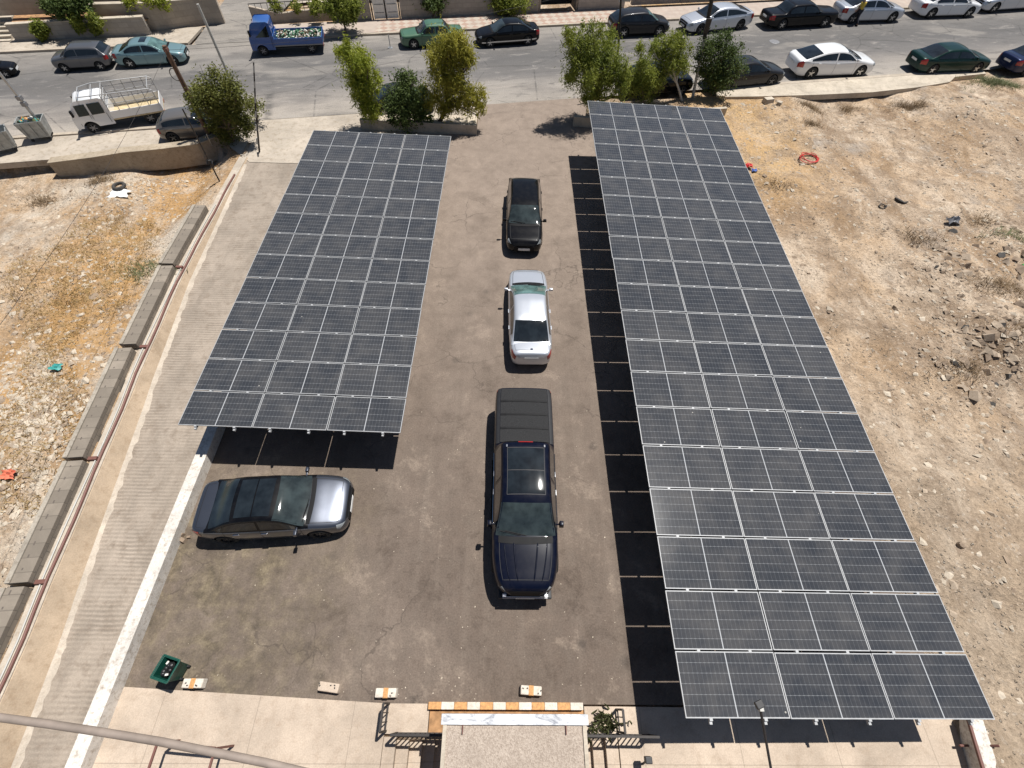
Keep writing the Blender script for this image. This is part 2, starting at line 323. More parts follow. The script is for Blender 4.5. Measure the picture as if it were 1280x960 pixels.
def mat_panel():
    n = NT('solar_cells'); sep = n.n('ShaderNodeSeparateXYZ', Vector=n.obj()); X, Y = sep.outputs[0], sep.outputs[1]
    def line(v, per, wd):   # 1 on a line every per metres, of half width wd
        return n.math('LESS_THAN', n.math('ABSOLUTE', n.math('SUBTRACT', n.math('FRACT', n.math('ADD', n.math('DIVIDE', v, per), .5)), .5)), wd / per)
    rows = line(Y, 1.225 / 6, .0055)
    dash = n.math('MULTIPLY_ADD', line(n.math('ADD', X, .0), 1.0 / 9.6, .03), .10, .14)
    cols = line(X, 1.0 / 9.6, .0035)
    fin = line(Y, 1.225 / 6 / 9, .0012)
    cen = n.math('MULTIPLY', n.math('LESS_THAN', n.math('ABSOLUTE', X), .0125), .6)
    rnd = n.t.nodes.new('ShaderNodeObjectInfo').outputs['Random']
    f = n.noise(n.pos(), .7, 5, .6)
    cell = n.mix(f, (.022, .025, .031), (.034, .0375, .044))
    cell = n.mix(n.math('MULTIPLY', rnd, .3), cell, (.032, .036, .044))
    c = n.mix(n.math('MULTIPLY', fin, .10), cell, (.3, .32, .35))
    c = n.mix(n.math('MULTIPLY', cols, .15), c, (.4, .42, .45))
    c = n.mix(n.math('MULTIPLY', rows, dash), c, (.62, .64, .66))
    c = n.mix(cen, c, (.62, .64, .66))
    dust = n.noise(n.pos(), 1.6, 7, .7)
    c = n.mix(n.math('MULTIPLY_ADD', n.ramp(dust, [(.4, 0.0), (.7, 1.0)]), .09, n.math('MULTIPLY_ADD', rnd, .028, .008)), c, (.42, .38, .33))
    dv = n.n('ShaderNodeTexVoronoi', Vector=n.pos(), Scale=1.1, Randomness=1.0); dr = n.math('LESS_THAN', n.math('ADD', dv.outputs['Distance'], n.math('MULTIPLY', n.noise(n.pos(), 30, 2), .03)), .036); c = n.mix(n.math('MULTIPLY', dr, .7), c, (.5, .48, .43))
    n.set(Base__Color=c, Roughness=.085); n.b.inputs['Specular IOR Level'].default_value = .5
    return n.mat
def mat_leaf(name, a, b_, trans=.25):
    n = NT(name); f = n.noise(n.pos(), 1.1, 3); g_ = n.noise(n.pos(), 9, 2)
    c = n.ramp(n.math('MULTIPLY_ADD', g_, .45, n.math('MULTIPLY', f, .6)), [(.36, a), (.64, b_)])
    n.set(Base__Color=c, Roughness=.6); n.b.inputs['Specular IOR Level'].default_value = .3
    tr = n.n('ShaderNodeBsdfTranslucent', Color=c); mx = n.n('ShaderNodeMixShader', Fac=trans)
    n.t.links.new(n.b.outputs[0], mx.inputs[1]); n.t.links.new(tr.outputs[0], mx.inputs[2])
    n.t.links.new(mx.outputs[0], n.t.nodes['Material Output'].inputs[0]); return n.mat
def mat_marble():
    n = NT('stained_white_coping'); P = n.pos(); f = n.noise(P, 2.2, 8, .75, 1.2, (1, 2.2, 1)); g_ = n.noise(P, 9, 6, .7)
    base = n.ramp(f, [(.36, (.22, .23, .26)), (.47, (.5, .51, .53)), (.56, (.72, .72, .72))])
    base = n.mix(n.ramp(g_, [(.55, 0.0), (.7, .5)]), base, (.3, .31, .33)); n.set(Base__Color=base, Roughness=.7); return n.mat
def mat_pebble():
    n = NT('pebble_roof_finish'); P = n.pos(); vo = n.n('ShaderNodeTexVoronoi', Vector=P, Scale=38.0)
    base = n.ramp(n.math('FRACT', n.math('MULTIPLY', vo.outputs['Color'], 3.7)), [(0, (.31, .25, .2)), (.5, (.40, .33, .27)), (1, (.48, .405, .335))])
    base = n.mix(n.ramp(n.noise(P, 1.6, 6, .7), [(.4, .35), (.65, 0.0)]), base, (.25, .2, .16))
    n.set(Base__Color=base, Roughness=.92); n.bump(vo.outputs['Distance'], .5, .02); return n.mat

K['lot'] = mat_asphalt_lot(); K['road'] = mat_road(); K['dirt'] = mat_dirt()
K['apron'] = mat_concrete('pale_apron_concrete', (.46, .375, .295), (.66, .6, .55), .5, 1.0, joints=2.4)
K['ramp'] = mat_concrete('ribbed_ramp_concrete', (.335, .282, .23), (.55, .5, .46), .75, .8, groove=52.0)
K['kerbc'] = mat_concrete('kerb_concrete', (.42, .36, .29), (.6, .57, .5), .5, 2)
K['walk'] = mat_concrete('cream_walk_concrete', (.47, .41, .33), (.6, .57, .5), .6, 1.2)
K['oldwalk'] = mat_concrete('broken_walk_concrete', (.42, .365, .30), (.6, .55, .48), .8, 1.0)
K['retain'] = mat_concrete('tan_retaining_concrete', (.43, .335, .24), (.62, .55, .48), .6, 1.0)
K['shelf'] = mat_concrete('pale_coping_concrete', (.46, .40, .33), (.6, .55, .5), .6, 1.5)
K['parapet'] = mat_concrete('white_painted_wall', (.64, .60, .545), (.5, .43, .36), .95, 2.0)
K['block'] = mat_stonewall('grey_hollow_block', (.25, .212, .17), .4, .2, .6)
K['beige'] = mat_stonewall('beige_stone_wall', (.44, .37, .295), .7, .35, .8, .1)
K['greywall'] = mat_stonewall('grey_stone_wall', (.40, .36, .315), .6, .3, .7, .12)
K['rubblewall'] = mat_concrete('old_rough_wall', (.36, .3, .225), (.55, .5, .42), .8, 1.6)
K['tiles'] = mat_tiles(); K['cells'] = mat_panel(); K['marble'] = mat_marble(); K['pebble'] = mat_pebble()
K['bark'] = simple('grey_brown_bark', (.14, .105, .08), .9, var=.4, scale=12)
K['soil'] = simple('orange_soil', (.34, .19, .09), .95, var=.4, scale=5)
K['leafyellow'] = mat_leaf('yellow_green_leaves', (.16, .21, .022), (.42, .45, .065), .42)
K['leafolive'] = mat_leaf('olive_leaves', (.18, .18, .024), (.46, .42, .07), .42)
K['leafmid'] = mat_leaf('mid_green_leaves', (.095, .135, .022), (.33, .36, .065), .42)
K['leafdark'] = mat_leaf('dark_green_leaves', (.04, .07, .018), (.13, .175, .045))
K['leafround'] = mat_leaf('olive_round_leaves', (.075, .09, .016), (.20, .205, .045))
K['dry'] = mat_leaf('dry_grass', (.27, .17, .06), (.46, .33, .15), .2)
K['brush'] = mat_leaf('dead_brush', (.13, .085, .045), (.26, .18, .1), .1)
K['weed'] = mat_leaf('grey_green_weed', (.1, .12, .05), (.2, .21, .1), .2)
K['stone'] = mat_concrete('loose_stone', (.5, .43, .34), (.6, .55, .5), .5, 4)
K['stonetan'] = mat_concrete('tan_stone', (.40, .32, .24), (.6, .55, .5), .5, 4)
K['stonedk'] = mat_concrete('brown_stone', (.29, .22, .16), (.6, .55, .5), .5, 4)
K['oldcoping'] = mat_concrete('old_grey_coping', (.36, .32, .265), (.5, .45, .4), .9, 2.5)
K['oldcore'] = simple('dusty_block_core', (.12, .10, .085), .95)
K['paleblock'] = mat_concrete('pale_barrier_concrete', (.62, .56, .48), (.6, .55, .5), .7, 4)

# ------------------------------------------------------------------ the ground
slope = .2
def road_near(x): return 30.95 + slope * x
def road_far(x): return 42.3 + slope * x
rw = [(-8.5, -11.8), (-3.0, -12.15), (1.3, -12.43), (2.7, -12.59), (8.8, -13.17), (9.85, -13.3), (15.0, -13.74), (22.4, -13.9), (24.2, -13.92)]     # (y, x) of the retaining wall's face
def rwx(y): return float(np.interp(y, [a for a, b in rw], [b for a, b in rw]))
def rampz(y): return float(np.interp(y, [-8, 24.0], [-.84, -0.02]))
_oct = [(rng.uniform(-1, 1, 2) * s, rng.uniform(0, 6.28), 1 / s) for s in (.35, .35, .7, .7, 1.3, 1.3, 2.4, 2.4, 2.4, 4.5, 4.5, 4.5) for _ in (0, 1)]
def hill(x, y):
    z = np.zeros_like(x)
    for k, p, a in _oct: z = z + np.sin(x * k[0] + y * k[1] + p + 1.3 * np.sin(x * k[1] * .7 - y * k[0] * .6 + p)) * a
    return z
ML = [(at(1245, 395), 1.25, 2.6), (at(1195, 462), .5, 1.3), (at(1270, 320), .9, 2.2), (at(1215, 430), .45, 1.0), (at(1262, 445), .7, 1.3), (at(1180, 340), .3, 1.6), (at(1230, 135), .3, 2.0), (at(30, 500), .35, 2.6), (at(150, 235), .25, 2.0), (at(70, 560), .3, 1.8)]
def lot_z(x, y):
    z = hill(x, y) * .05 - .03
    for c, h, r in ML: z = z + h * np.exp(-((x - c.x) ** 2 + (y - c.y) ** 2) / r ** 2)
    z = z + np.where(x > 11, .06 * np.sin((x * .82 - y * .57) * 3.1 + np.sin(x * .5) * 1.5) * (np.sin(x * .31 + y * .4) > -.2), 0)
    left = x < -11
    fw = np.interp(y, [a for a, b in rw], [b for a, b in rw]); nearw = np.clip(1 - (fw - 1.0 - x) / 1.6, 0, 1) * left; z = z * (1 - nearw) + .16 * nearw
    z = np.where(left, z - .12 - .35 * np.clip((y - 14) / 9, 0, 1) * np.clip((-x - 14) / 3, 0, 1), z)
    return z
def axis(lo, hi, step, far):
    a = list(np.arange(lo, hi + 1e-6, step)); e = [step * 1.6 ** k for k in range(1, 40)]
    L_, d = [], 0
    for k in e:
        d += k
        if d > far: break
        L_.append(d)
    return np.array([lo - d for d in reversed(L_)] + a + [hi + d for d in L_])
gx = axis(-34, 36, .22, 420); gy = axis(-8, 40, .22, 420)
GX, GY = np.meshgrid(gx, gy)
fx = np.array([[rwx(y)] for y in gy])
inl = (GX < fx - .15) & (GY < 25.5 + (GX + 15.5) * .2) & (GX > -60)
inr = (GX > 11.6) & (GY < road_near(GX) - 1.2)
Z = lot_z(GX, GY)
ramp_ = (GX >= fx - .3) & (GX < -9.55) & (GY < 24.5)
Z = np.where(inl | inr, Z, -.16)
fade = np.clip((road_near(GX) - 1.2 - GY) / 1.2, 0, 1); Z = np.where(inr, Z * fade - .05 * (1 - fade), Z)
Z = np.where(ramp_, -2.4, Z)
hole = (GX > -3.0) & (GX < 3.3) & (GY < -.75) & (GY > -9); Z = np.where(hole, -3.4, Z)
gm = MB(); gm.v = [tuple(p) for p in np.stack([GX, GY, Z], -1).reshape(-1, 3)]
nc = len(gx); gm.f = [(i * nc + j, i * nc + j + 1, (i + 1) * nc + j + 1, (i + 1) * nc + j) for i in range(len(gy) - 1) for j in range(nc - 1)]; gm.m = [0] * len(gm.f)
tag(gm.build('ground', K['dirt'], smooth='all', recalc=False), kind='structure')
def gz(x, y):
    return float(lot_z(np.array(x), np.array(y)))

def sheet(name, pts, z, mat, thick=0.0):
    """flat ground sheet over a polygon (given counter-clockwise), optional slab edge"""
    b = MB(); n = len(pts); zz = z if callable(z) else (lambda x, y: z)
    top = [(p[0], p[1], zz(p[0], p[1])) for p in pts]; b.add(top, [tuple(range(n))])
    if thick: b.add(top + [(x, y, q - thick) for x, y, q in top], [(i, i + n, (i + 1) % n + n, (i + 1) % n) for i in range(n)])
    return tag(b.build(name, mat, recalc=False), kind='structure')
XA, XB = -9.5, 11.75
sheet('parking_lot', [(XA, .0), (XB, .0), (XB, 28.0), (6.0, 29.0), (4.8, road_near(4.8)), (-1.8, road_near(-1.8)), (-1.8, 27.4), (XA, 26.2)], 0.0, K['lot'], .15)
sheet('street', [(-160, road_near(-160)), (170, road_near(170)), (170, road_far(170)), (-160, road_far(-160))], 0.004, K['road'])
sheet('side_street', [(-22.0, road_far(-22.0)), (-17.9, road_far(-17.9)), (-15.8, 75), (-25.0, 75)], 0.02, K['road'])
sheet('ramp_entry', [(-15.2, 25.2), (-13.7, 23.8), (-9.55, 23.8), (-9.52, 26.15), (-1.85, 27.4), (-1.85, road_near(-1.85)), (-16.5, road_near(-16.5))], -.006, K['oldwalk'])
rp = MB(); ys = np.linspace(-9, 23.9, 60)
rp.grid([[(rwx(y) - .6 * rampz(y), y, rampz(y)), (-9.87, y, rampz(y))] for y in ys]); tag(rp.build('ramp', K['ramp'], recalc=False), kind='structure')
# pale apron against the building, in three pieces round the stair well and canopy
sheet('apron', [(XA, -6.5), (-2.78, -6.5), (-2.78, .0), (XA, .32)], .004, K['apron'], .2)
sheet('apron', [(3.0, -6.5), (12.3, -6.5), (12.3, -.1), (3.0, -.04)], .004, K['apron'], .2)
sheet('apron', [(-2.78, -.62), (-1.72, -.62), (-1.72, -.0), (-2.78, .0)], .004, K['apron'], .2)
sheet('apron', [(2.2, -.62), (3.0, -.62), (3.0, -.04), (2.2, -.04)], .004, K['apron'], .2)
# far pavement with kerb
def strip(name, x0, x1, off0, off1, z, mat, base=road_far, thick=.14):
    return sheet(name, [(x0, base(x0) + off0), (x1, base(x1) + off0), (x1, base(x1) + off1), (x0, base(x0) + off1)], z, mat, thick)
strip('kerb', -17.6, 90, .0, .22, .13, K['kerbc']); strip('pavement', -17.6, 90, .22, 2.62, .12, K['tiles'])
strip('kerb', -90, -22.3, .0, .22, .13, K['kerbc']); strip('pavement', -90, -22.3, .22, 2.8, .12, K['oldwalk'])
# near pavement beside the right lot, broken off at its end
strip('kerb', 13.4, 33.6, -.3, .0, .13, K['kerbc'], road_near)
sheet('pavement', [(13.4, road_near(13.4) - 1.35), (16.0, road_near(16) - 1.65), (20, road_near(20) - 2.0), (24, road_near(24) - 2.2), (27.5, road_near(27.5) - 2.0), (30.2, road_near(30.2) - 1.6), (31, road_near(31) - .95), (33.6, road_near(33.6) - .8), (33.6, road_near(33.6) - .3), (13.4, road_near(13.4) - .3)], .12, K['walk'], .32)
strip('kerb', -90, -17.5, -.25, .0, .1, K['kerbc'], road_near)
sheet('pavement', [(-60, 16.0), (-24, 23.5), (-19.0, 24.35), (-16.7, 26.0), (-17.5, road_near(-17.5) - .25), (-60, road_near(-60) - .25)], .03, K['oldwalk'], .3)

# ------------------------------------------------------------------ walls
def poly_wall(name, pts, zb, zt, th, mat, label, cat, side=1, parent=None, cope=None):
    """wall along a polyline (front face on pts), thickness to the given side; zb/zt numbers or lists"""
    pts = [Vector((p[0], p[1], 0)) for p in pts]; n = len(pts)
    zb = zb if isinstance(zb, (list, tuple)) else [zb] * n; zt = zt if isinstance(zt, (list, tuple)) else [zt] * n
    off = []
    for i in range(n):
        d = (pts[min(i + 1, n - 1)] - pts[max(i - 1, 0)]).normalized(); off.append(Vector((-d.y, d.x, 0)) * th * side)
    b = MB(); V = []
    for i, p in enumerate(pts): q = p + off[i]; V += [(p.x, p.y, zb[i]), (p.x, p.y, zt[i]), (q.x, q.y, zt[i]), (q.x, q.y, zb[i])]
    Fs = [(3, 2, 1, 0), tuple(4 * (n - 1) + k for k in range(4))]
    for i in range(n - 1):
        for k in range(4): a, c = 4 * i + k, 4 * i + (k + 1) % 4; Fs.append((a, c, c + 4, a + 4))
    b.add(V, Fs)
    if label:
        root = empty(name, pts[0], 0, label, cat)
        o = b.build('wall_body', mat, None, bevel=.012); o.parent = root; o.location = -pts[0]
        if cope:
            c = MB(); V = []
            for i, p in enumerate(pts):
                e = off[i].normalized() * .05; q = p + off[i]
                V += [(*(p - e)[:2], zt[i] + .003), (*(p - e)[:2], zt[i] + .07), (*(q + e)[:2], zt[i] + .07), (*(q + e)[:2], zt[i] + .003)]
            c.add(V, Fs); k = c.build('coping', cope, root, bevel=.01); k.location = -pts[0]
        return root
    return b.build(name, mat, parent)
ry = [-8.5, -3, 1.3, 2.7, 5, 7, 8.8, 9.85, 12, 15, 19, 22.4, 24.2]
rwl = empty('retaining_wall', (rwx(0), 0, 0), 0, 'long tan concrete retaining wall along the left side of the ribbed ramp', 'wall')
q = MB(); q.grid([[(rwx(y) - .42 - rwx(0), y, -1.2), (rwx(y) - .42 - rwx(0), y, .02), (rwx(y) - rwx(0), y, .02), (rwx(y) - .6 * rampz(y) + .04 - rwx(0), y, rampz(y) - .05)] for y in ry]); q.build('wall_body', K['retain'], rwl)
q = MB(); yy_ = np.linspace(-8.4, 23.6, 160).tolist(); q.grid([[(rwx(y) - .6 * rampz(y) - .03 - rwx(0), y, rampz(y) + .05), (rwx(y) - .6 * rampz(y) + random.uniform(.03, .10) - rwx(0), y, rampz(y) + .018), (rwx(y) - .6 * rampz(y) + random.uniform(.11, .22) - rwx(0), y, rampz(y) - .004)] for y in yy_]); q.build('mortar_fillet', K['shelf'], rwl)
sh = MB(); sh.grid([[(rwx(y) - .43, y, .05), (rwx(y) - .03, y, .05)] for y in ry]); sh.grid([[(rwx(y) - .03, y, .05), (rwx(y) - .03, y, .015)] for y in ry]); sh.grid([[(rwx(y) - .43, y, -.3), (rwx(y) - .43, y, .05)] for y in ry])
tag(sh.build('wall_coping', K['shelf']), 'pale concrete coping strip on top of the ramp retaining wall beside the red pipe', 'coping')
pp = MB(); pp.tube([(rwx(y) - .12 + .02 * math.sin(y * 1.7), y, .095) for y in np.linspace(-8, 22.5, 40)], .04, 8)
tag(pp.build('pipe', K['rust'], smooth=True), 'long red-brown pipe lying on the coping along the top of the ramp wall', 'pipe')
pp = MB(); pp.tube([(rwx(y) - .27 + .03 * math.sin(y * .9 + 1), y, .078) for y in np.linspace(-8, 20, 40)], .022, 6)
tag(pp.build('cable', K['palepole'], smooth=True), 'thin pale cable running beside the red-brown pipe on the coping', 'cable')
segs = [(257, 330, 'shortest grey block wall length at the far end of the left lot edge'), (333, 431, 'grey block wall length on the lot edge between the dry grass and the upper ramp'),
        (436, 573, 'grey block wall length on the lot edge beside the pale rubble heap'), (577, 730, 'grey block wall length on the lot edge beside the coral cloth'), (735, 905, 'grey block wall length cut off by the lower left edge of the photo')]
for i, (ya, yb, lab) in enumerate(segs):
    xa = lambda y: 258 - (y - 257) * .5429
    Ya, Yb = at(xa(ya), ya, .32).y, at(xa(yb), yb, .32).y; j = (0, .05, -.03, .04, 0)[i]
    A, B = Vector((rwx(Ya) - 1.04 + j, Ya, .32)), Vector((rwx(Yb) - 1.04 + j, Yb, .32))
    d = (B - A).normalized(); root = empty('block_wall', (A.x, A.y, 0), math.atan2(d.y, d.x), lab, 'wall', 'grey block walls along the left lot edge')
    Ln = (B - A).length; m_ = MB(); m_.box((0, .12, -.5), (Ln, .58, .34)); m_.build('wall_body', K['block'], root, bevel=.015)
    m_ = MB(); m_.box((0, -.02, -.5), (Ln, .117, .375)); m_.build('smooth_coping', K['oldcoping'], root, bevel=.015)
    holes = MB()
    for k in range(int(Ln / .4)):
        x = .12 + k * .4 + random.uniform(-.05, .05); holes.box((x, .26, .337), (x + random.uniform(.05, .14), .30, .343))
    holes.build('block_cores', K['oldcore'], root)
    e = MB(); e.box((Ln - .1, .585, -.1), (Ln + .02, .86, .14)); e.build('end_stub', K['rust'], root, bevel=.01)
# white parapet between the lot and the ramp
pw = [(-9.5, y) for y in (-6.5, .3, 3, 6, 10, 15, 20, 24.3)]
poly_wall('parapet_wall', pw, -2.6, [.42] * 8, .36, K['parapet'], 'long white painted parapet wall between the parking lot and the ribbed ramp', 'wall', 1)
# white wall at the right end of the apron
A, B = at(1212, 897, .5), at(1236, 975, .5)
poly_wall('end_wall', [(A.x, A.y), (B.x, B.y)], -.3, .5, .32, K['parapet'], 'short white painted wall at the right end of the pale apron', 'wall', 1)
b = MB(); b.bar((A.x - .035, A.y - .05, .47), (B.x - .035, B.y, .47), .06, .06); tag(b.build('edge_rail', K['rust']), 'red-brown metal edge rail along the white wall right of the apron', 'rail')
b = MB(); p = at(1212, 932, .2); b.tube([(p.x - .25, p.y, .2), (p.x + .1, p.y, .2), (p.x + .14, p.y, .32), (p.x + .38, p.y + .02, .62)], .028, 8); tag(b.build('drain_pipe', K['rust'], smooth=True), 'short bent red-brown drain pipe across the white wall right of the apron', 'pipe')
# rough street wall of the left lot
P = [at(*q) for q in ((62, 207), (118, 203), (158, 197), (205, 194), (250, 188), (292, 172))]
poly_wall('rubble_wall', [(p.x, p.y) for p in P], -.8, [.1, .22, .24, .30, .30, .34], .45, K['rubblewall'], 'low rough tan wall holding the street edge above the left rubble lot', 'wall', 1, cope=K['rubblewall'])
# planters at the lot entrance
for q, lab in ((((452, 162), (500, 164), (596, 169)), 'low pale planter wall under the trees at the left of the lot entrance'), (((716, 158), (745, 160), (905, 147)), 'low pale planter wall under the trees at the right of the lot entrance')):
    P = [at(*k) for k in q]
    poly_wall('planter_wall', [(p.x, p.y) for p in P], -.1, .55, .22, K['walk'], lab, 'planter', 1)
PL = [at(*k) for k in ((452, 159), (596, 166), (596, 150), (456, 147))]; sheet('planter_bed', [(p.x, p.y) for p in PL], .25, K['stone'], .35)
PR = [at(*k) for k in ((730, 156), (900, 145), (905, 124), (735, 134))]; sheet('planter_bed', [(p.x, p.y) for p in PR], .22, K['dirt'], .35)

# far side of the street ---------------------------------------------------
def far_wall(name, x0, x1, off, h, th, mat, label, cat='wall', cope=None, h2=None, z0=0.0):
    return poly_wall(name, [(x0, road_far(x0) + off), (x1, road_far(x1) + off)], z0, [h, h2 if h2 else h], th, mat, label, cat, 1, cope=cope)
# left: low garden wall, tall beige wall, steps
GA = [at(*k) for k in ((22, 54), (100, 50), (190, 46))]
zg = ztop(GA[1], 27)
poly_wall('garden_wall', [(p.x, p.y) for p in GA], 0, [zg * .95, zg, zg * 1.05], .3, K['greywall'], 'low grey garden wall with plants hanging over it at the upper left', 'wall', 1, cope=K['walk'])
GB = [at(*k) for k in ((126, 46), (196, 44), (262, 34), (279, 33))]
poly_wall('beige_wall', [(p.x, p.y + .45) for p in GB], 0, [ztop(p, t) for p, t in zip(GB, (10, 8, 2, 0))], .35, K['beige'], 'tall beige stone wall at the corner of the side street', 'wall', 1, cope=K['walk'])
st = empty('garden_stairs', at(0, 55), R_(11), 'pale stone stairs up to the garden at the upper left corner', 'stairs')
for i in range(6):
    s_ = MB(); s_.box((-1.6, i * .34, -.05), (.75, 2.6, .15 + i * .15)); s_.box((-1.6, i * .34 - .03, .152 + i * .15), (.75, i * .34 + .3, .18 + i * .15)); s_.build('step', K['walk'], st, bevel=.01)
g0 = [at(*k) for k in ((22, 54), (190, 46))]
sheet('garden_ground', [(g0[0].x, g0[0].y + .35), (g0[1].x, g0[1].y + .35), (g0[1].x, g0[1].y + 14), (g0[0].x - 6, g0[0].y + 14)], zg * .8, K['soil'])
pd = MB()
p = at(30, 22, zg); pd.bar((p.x - 3, p.y, zg + .6), (p.x + 9, p.y + 2.4, zg + .6), .25, 1.2); tag(pd.build('terrace_wall', K['beige'], bevel=.02), 'low beige terrace wall behind the garden at the upper left', 'wall')
# middle: sloped wall, gate wall
WA = [at(*k) for k in ((319, 33), (352, 30), (420, 26))]
poly_wall('sloped_wall', [(p.x, p.y) for p in WA], 0, [ztop(WA[0], 8), ztop(WA[0], 20), ztop(WA[0], 16)], .3, K['beige'], 'beige wall with a dipping sloped top behind the blue truck', 'wall', 1)
f_ = MB(); A, B = WA[0], WA[2]; zt_ = ztop(WA[0], 18)
for k in range(15):
    q = A.lerp(B, k / 14); f_.tube([(q.x, q.y + .12, zt_ - .5), (q.x, q.y + .12, zt_ + .6)], .018, 5)
for z in (zt_ + .15, zt_ + .58): f_.bar((A.x, A.y + .12, z), (B.x, B.y + .12, z), .03, .04)
tag(f_.build('iron_fence', K['iron']), 'dark iron fence on top of the sloped wall behind the blue truck', 'fence')
XG0, XG1 = at(470, 22).x, at(501, 21).x
far_wall('grey_wall', at(421, 26).x, XG0 - .15, 2.7, 1.9, .3, K['greywall'], 'grey stone street wall left of the white double gate', cope=K['walk'])
far_wall('grey_wall', XG1 + .15, at(672, 13).x, 2.7, 1.9, .3, K['greywall'], 'grey stone street wall between the white gate and the dark entrance', cope=K['walk'])
far_wall('grey_wall', at(722, 16).x, at(778, 8).x, 2.7, 1.5, .35, K['greywall'], 'short grey stone street wall right of the dark entrance', cope=K['walk'])
far_wall('grey_wall', at(790, 8).x, 62, 3.6, 2.2, .35, K['greywall'], 'long grey stone street wall above the parked cars at the upper right', cope=K['walk'])
gt = empty('double_gate', (XG0, road_far(XG0) + 2.75, 0), math.atan(slope), 'white metal double gate in the grey street wall', 'gate')
gw = (XG1 - XG0) / 2 / math.cos(math.atan(slope))
for i in (0, 1):
    l = MB(); l.box((i * gw + .05, 0, .14), (i * gw + gw - .03, .06, 2.1)); lf = l.build('gate_leaf', K['white'], gt)
    r = MB(); [r.box((i * gw + .15, -.025, z), (i * gw + gw - .13, -.003, z + .04)) for z in (.5, 1.0, 1.5)]; r.build('gate_rib', K['greymetal'], lf)
for x in (-.06, gw, 2 * gw + .06): p_ = MB(); p_.box((x - .05, -.04, 0), (x + .05, .1, 2.25)); p_.build('gate_post', K['iron'], gt)
dr = MB(); x0, x1 = at(675, 12).x, at(720, 14).x; y0 = road_far(x0) + 2.9
en = empty('entrance_recess', (x0, y0, 0), math.atan(slope), 'dark garage entrance between the grey street walls', 'entrance')
dr.box((0, 1.3, .1), (x1 - x0, 1.4, 2.1)); dr.build('door', K['dkplastic'], en)
dr = MB(); dr.box((-.02, -.1, 2.12), (x1 - x0 + .02, 1.6, 2.4)); dr.build('lintel', K['beige'], en)
for x in (-.12, x1 - x0): dr = MB(); dr.box((x, -.05, 0), (x + .12, 1.6, 2.1)); dr.build('jamb', K['beige'], en)
sheet('courtyard', [(-17, 46), (90, 67), (90, 110), (-17, 110)], .03, K['oldwalk'])

# ------------------------------------------------------------------ solar carports
def panel_proto(k):
    pw_, ph_ = 2.318 * k, 1.262 * k
    p = MB(); p.box((-pw_ / 2, -ph_ / 2, -.03), (pw_ / 2, ph_ / 2, -.002))
    fr = MB(); t = .016
    for a, b_ in (((-pw_ / 2 - .004, -ph_ / 2 - .004), (pw_ / 2 + .004, -ph_ / 2 + t)), ((-pw_ / 2 - .004, ph_ / 2 - t), (pw_ / 2 + .004, ph_ / 2 + .004)),
                  ((-pw_ / 2 - .004, -ph_ / 2 + t), (-pw_ / 2 + t, ph_ / 2 - t)), ((pw_ / 2 - t, -ph_ / 2 + t), (pw_ / 2 + .004, ph_ / 2 - t))):
        fr.box((*a, -.036), (*b_, .003))
    o = p.build('solar_panel', K['cells']); f2 = fr.build('panel_frame', K['alu'], o); return o
def carport(k, O, Xv, Yv, rows, label, posts, beams):
    O, Xv, Yv = Vector(O), Vector(Xv), Vector(Yv)
    ex, ey = Xv.normalized(), Yv.normalized(); ez = ex.cross(ey).normalized(); ey = ez.cross(ex)
    m4 = Matrix(((ex.x, ey.x, ez.x, O.x), (ex.y, ey.y, ez.y, O.y), (ex.z, ey.z, ez.z, O.z), (0, 0, 0, 1)))
    root = empty('solar_carport', (0, 0, 0), 0, label, 'carport'); root.matrix_world = m4
    px_, py_ = Xv.length / 3, Yv.length / rows
    proto = panel_proto(k); first = True
    for r in range(rows):
        for c in range(3):
            o = proto if first else copy_tree(proto)
            first = False
            o.parent = root; o.location = ((c + .5) * px_ + random.uniform(-.006, .006), (r + .5) * py_ + random.uniform(-.004, .004), random.uniform(-.003, .003))
            o.rotation_euler = (random.gauss(0, .004), random.gauss(0, .004), random.gauss(0, .0012))
    cproto = None
    for c in range(3):
        for q in (.24, .76):
            x = (c + q) * px_; b = MB(); b.box((x - .03, -.09, -.10), (x + .03, rows * py_ + .07, -.04)); pu = b.build('purlin', K['alu'], root)
            for r in range(min(rows + 1, 16)):
                if cproto is None: cl = MB(); cl.box((-.035, -.026, -.038), (.035, .026, .008)); o = cproto = cl.build('panel_clamp', K['alu'], pu)
                else: o = cproto.copy(); col.objects.link(o); o.parent = pu
                o.location = (x, r * py_, 0)
    if rows > 15:
        cl = MB()
        for c in range(3):
            for q in (.24, .76):
                for r in range(16, rows + 1): x = (c + q) * px_; cl.box((x - .035, r * py_ - .026, -.038), (x + .035, r * py_ + .026, .008))
        tag(cl.build('panel_clamps', K['alu'], root), kind='stuff')
    for yb in beams:
        b = MB(); b.box((.25, yb - .05, -.26), (3 * px_ - .25, yb + .05, -.103)); b.build('cross_beam', K['galv'], root)
        for xp in posts:
            h = (O + ex * xp + ey * yb).z - .26
            b = MB(); b.box((xp - .06, yb - .06, -.263 - h), (xp + .06, yb + .06, -.263)); po = b.build('post', K['galv'], root)
            b = MB(); b.box((xp - .15, yb - .15, -.25 - h - .02), (xp + .15, yb + .15, -.25 - h + .012)); b.build('base_plate', K['galv'], po)
            s_ = MB(); s_.bar((xp, yb, -1.0), (xp + .9, yb, -.30), .05, .05); s_.build('brace', K['galv'], po)
    return root
carport(1.0, (4.08, -.26, 2.05), (7.05, 0, -.20), (0, 26.19, .53), 20, 'long solar carport of sixty panels along the right side of the parking lot', (1.6, 5.4), (.9, 5.8, 10.7, 15.6, 20.5, 25.3))
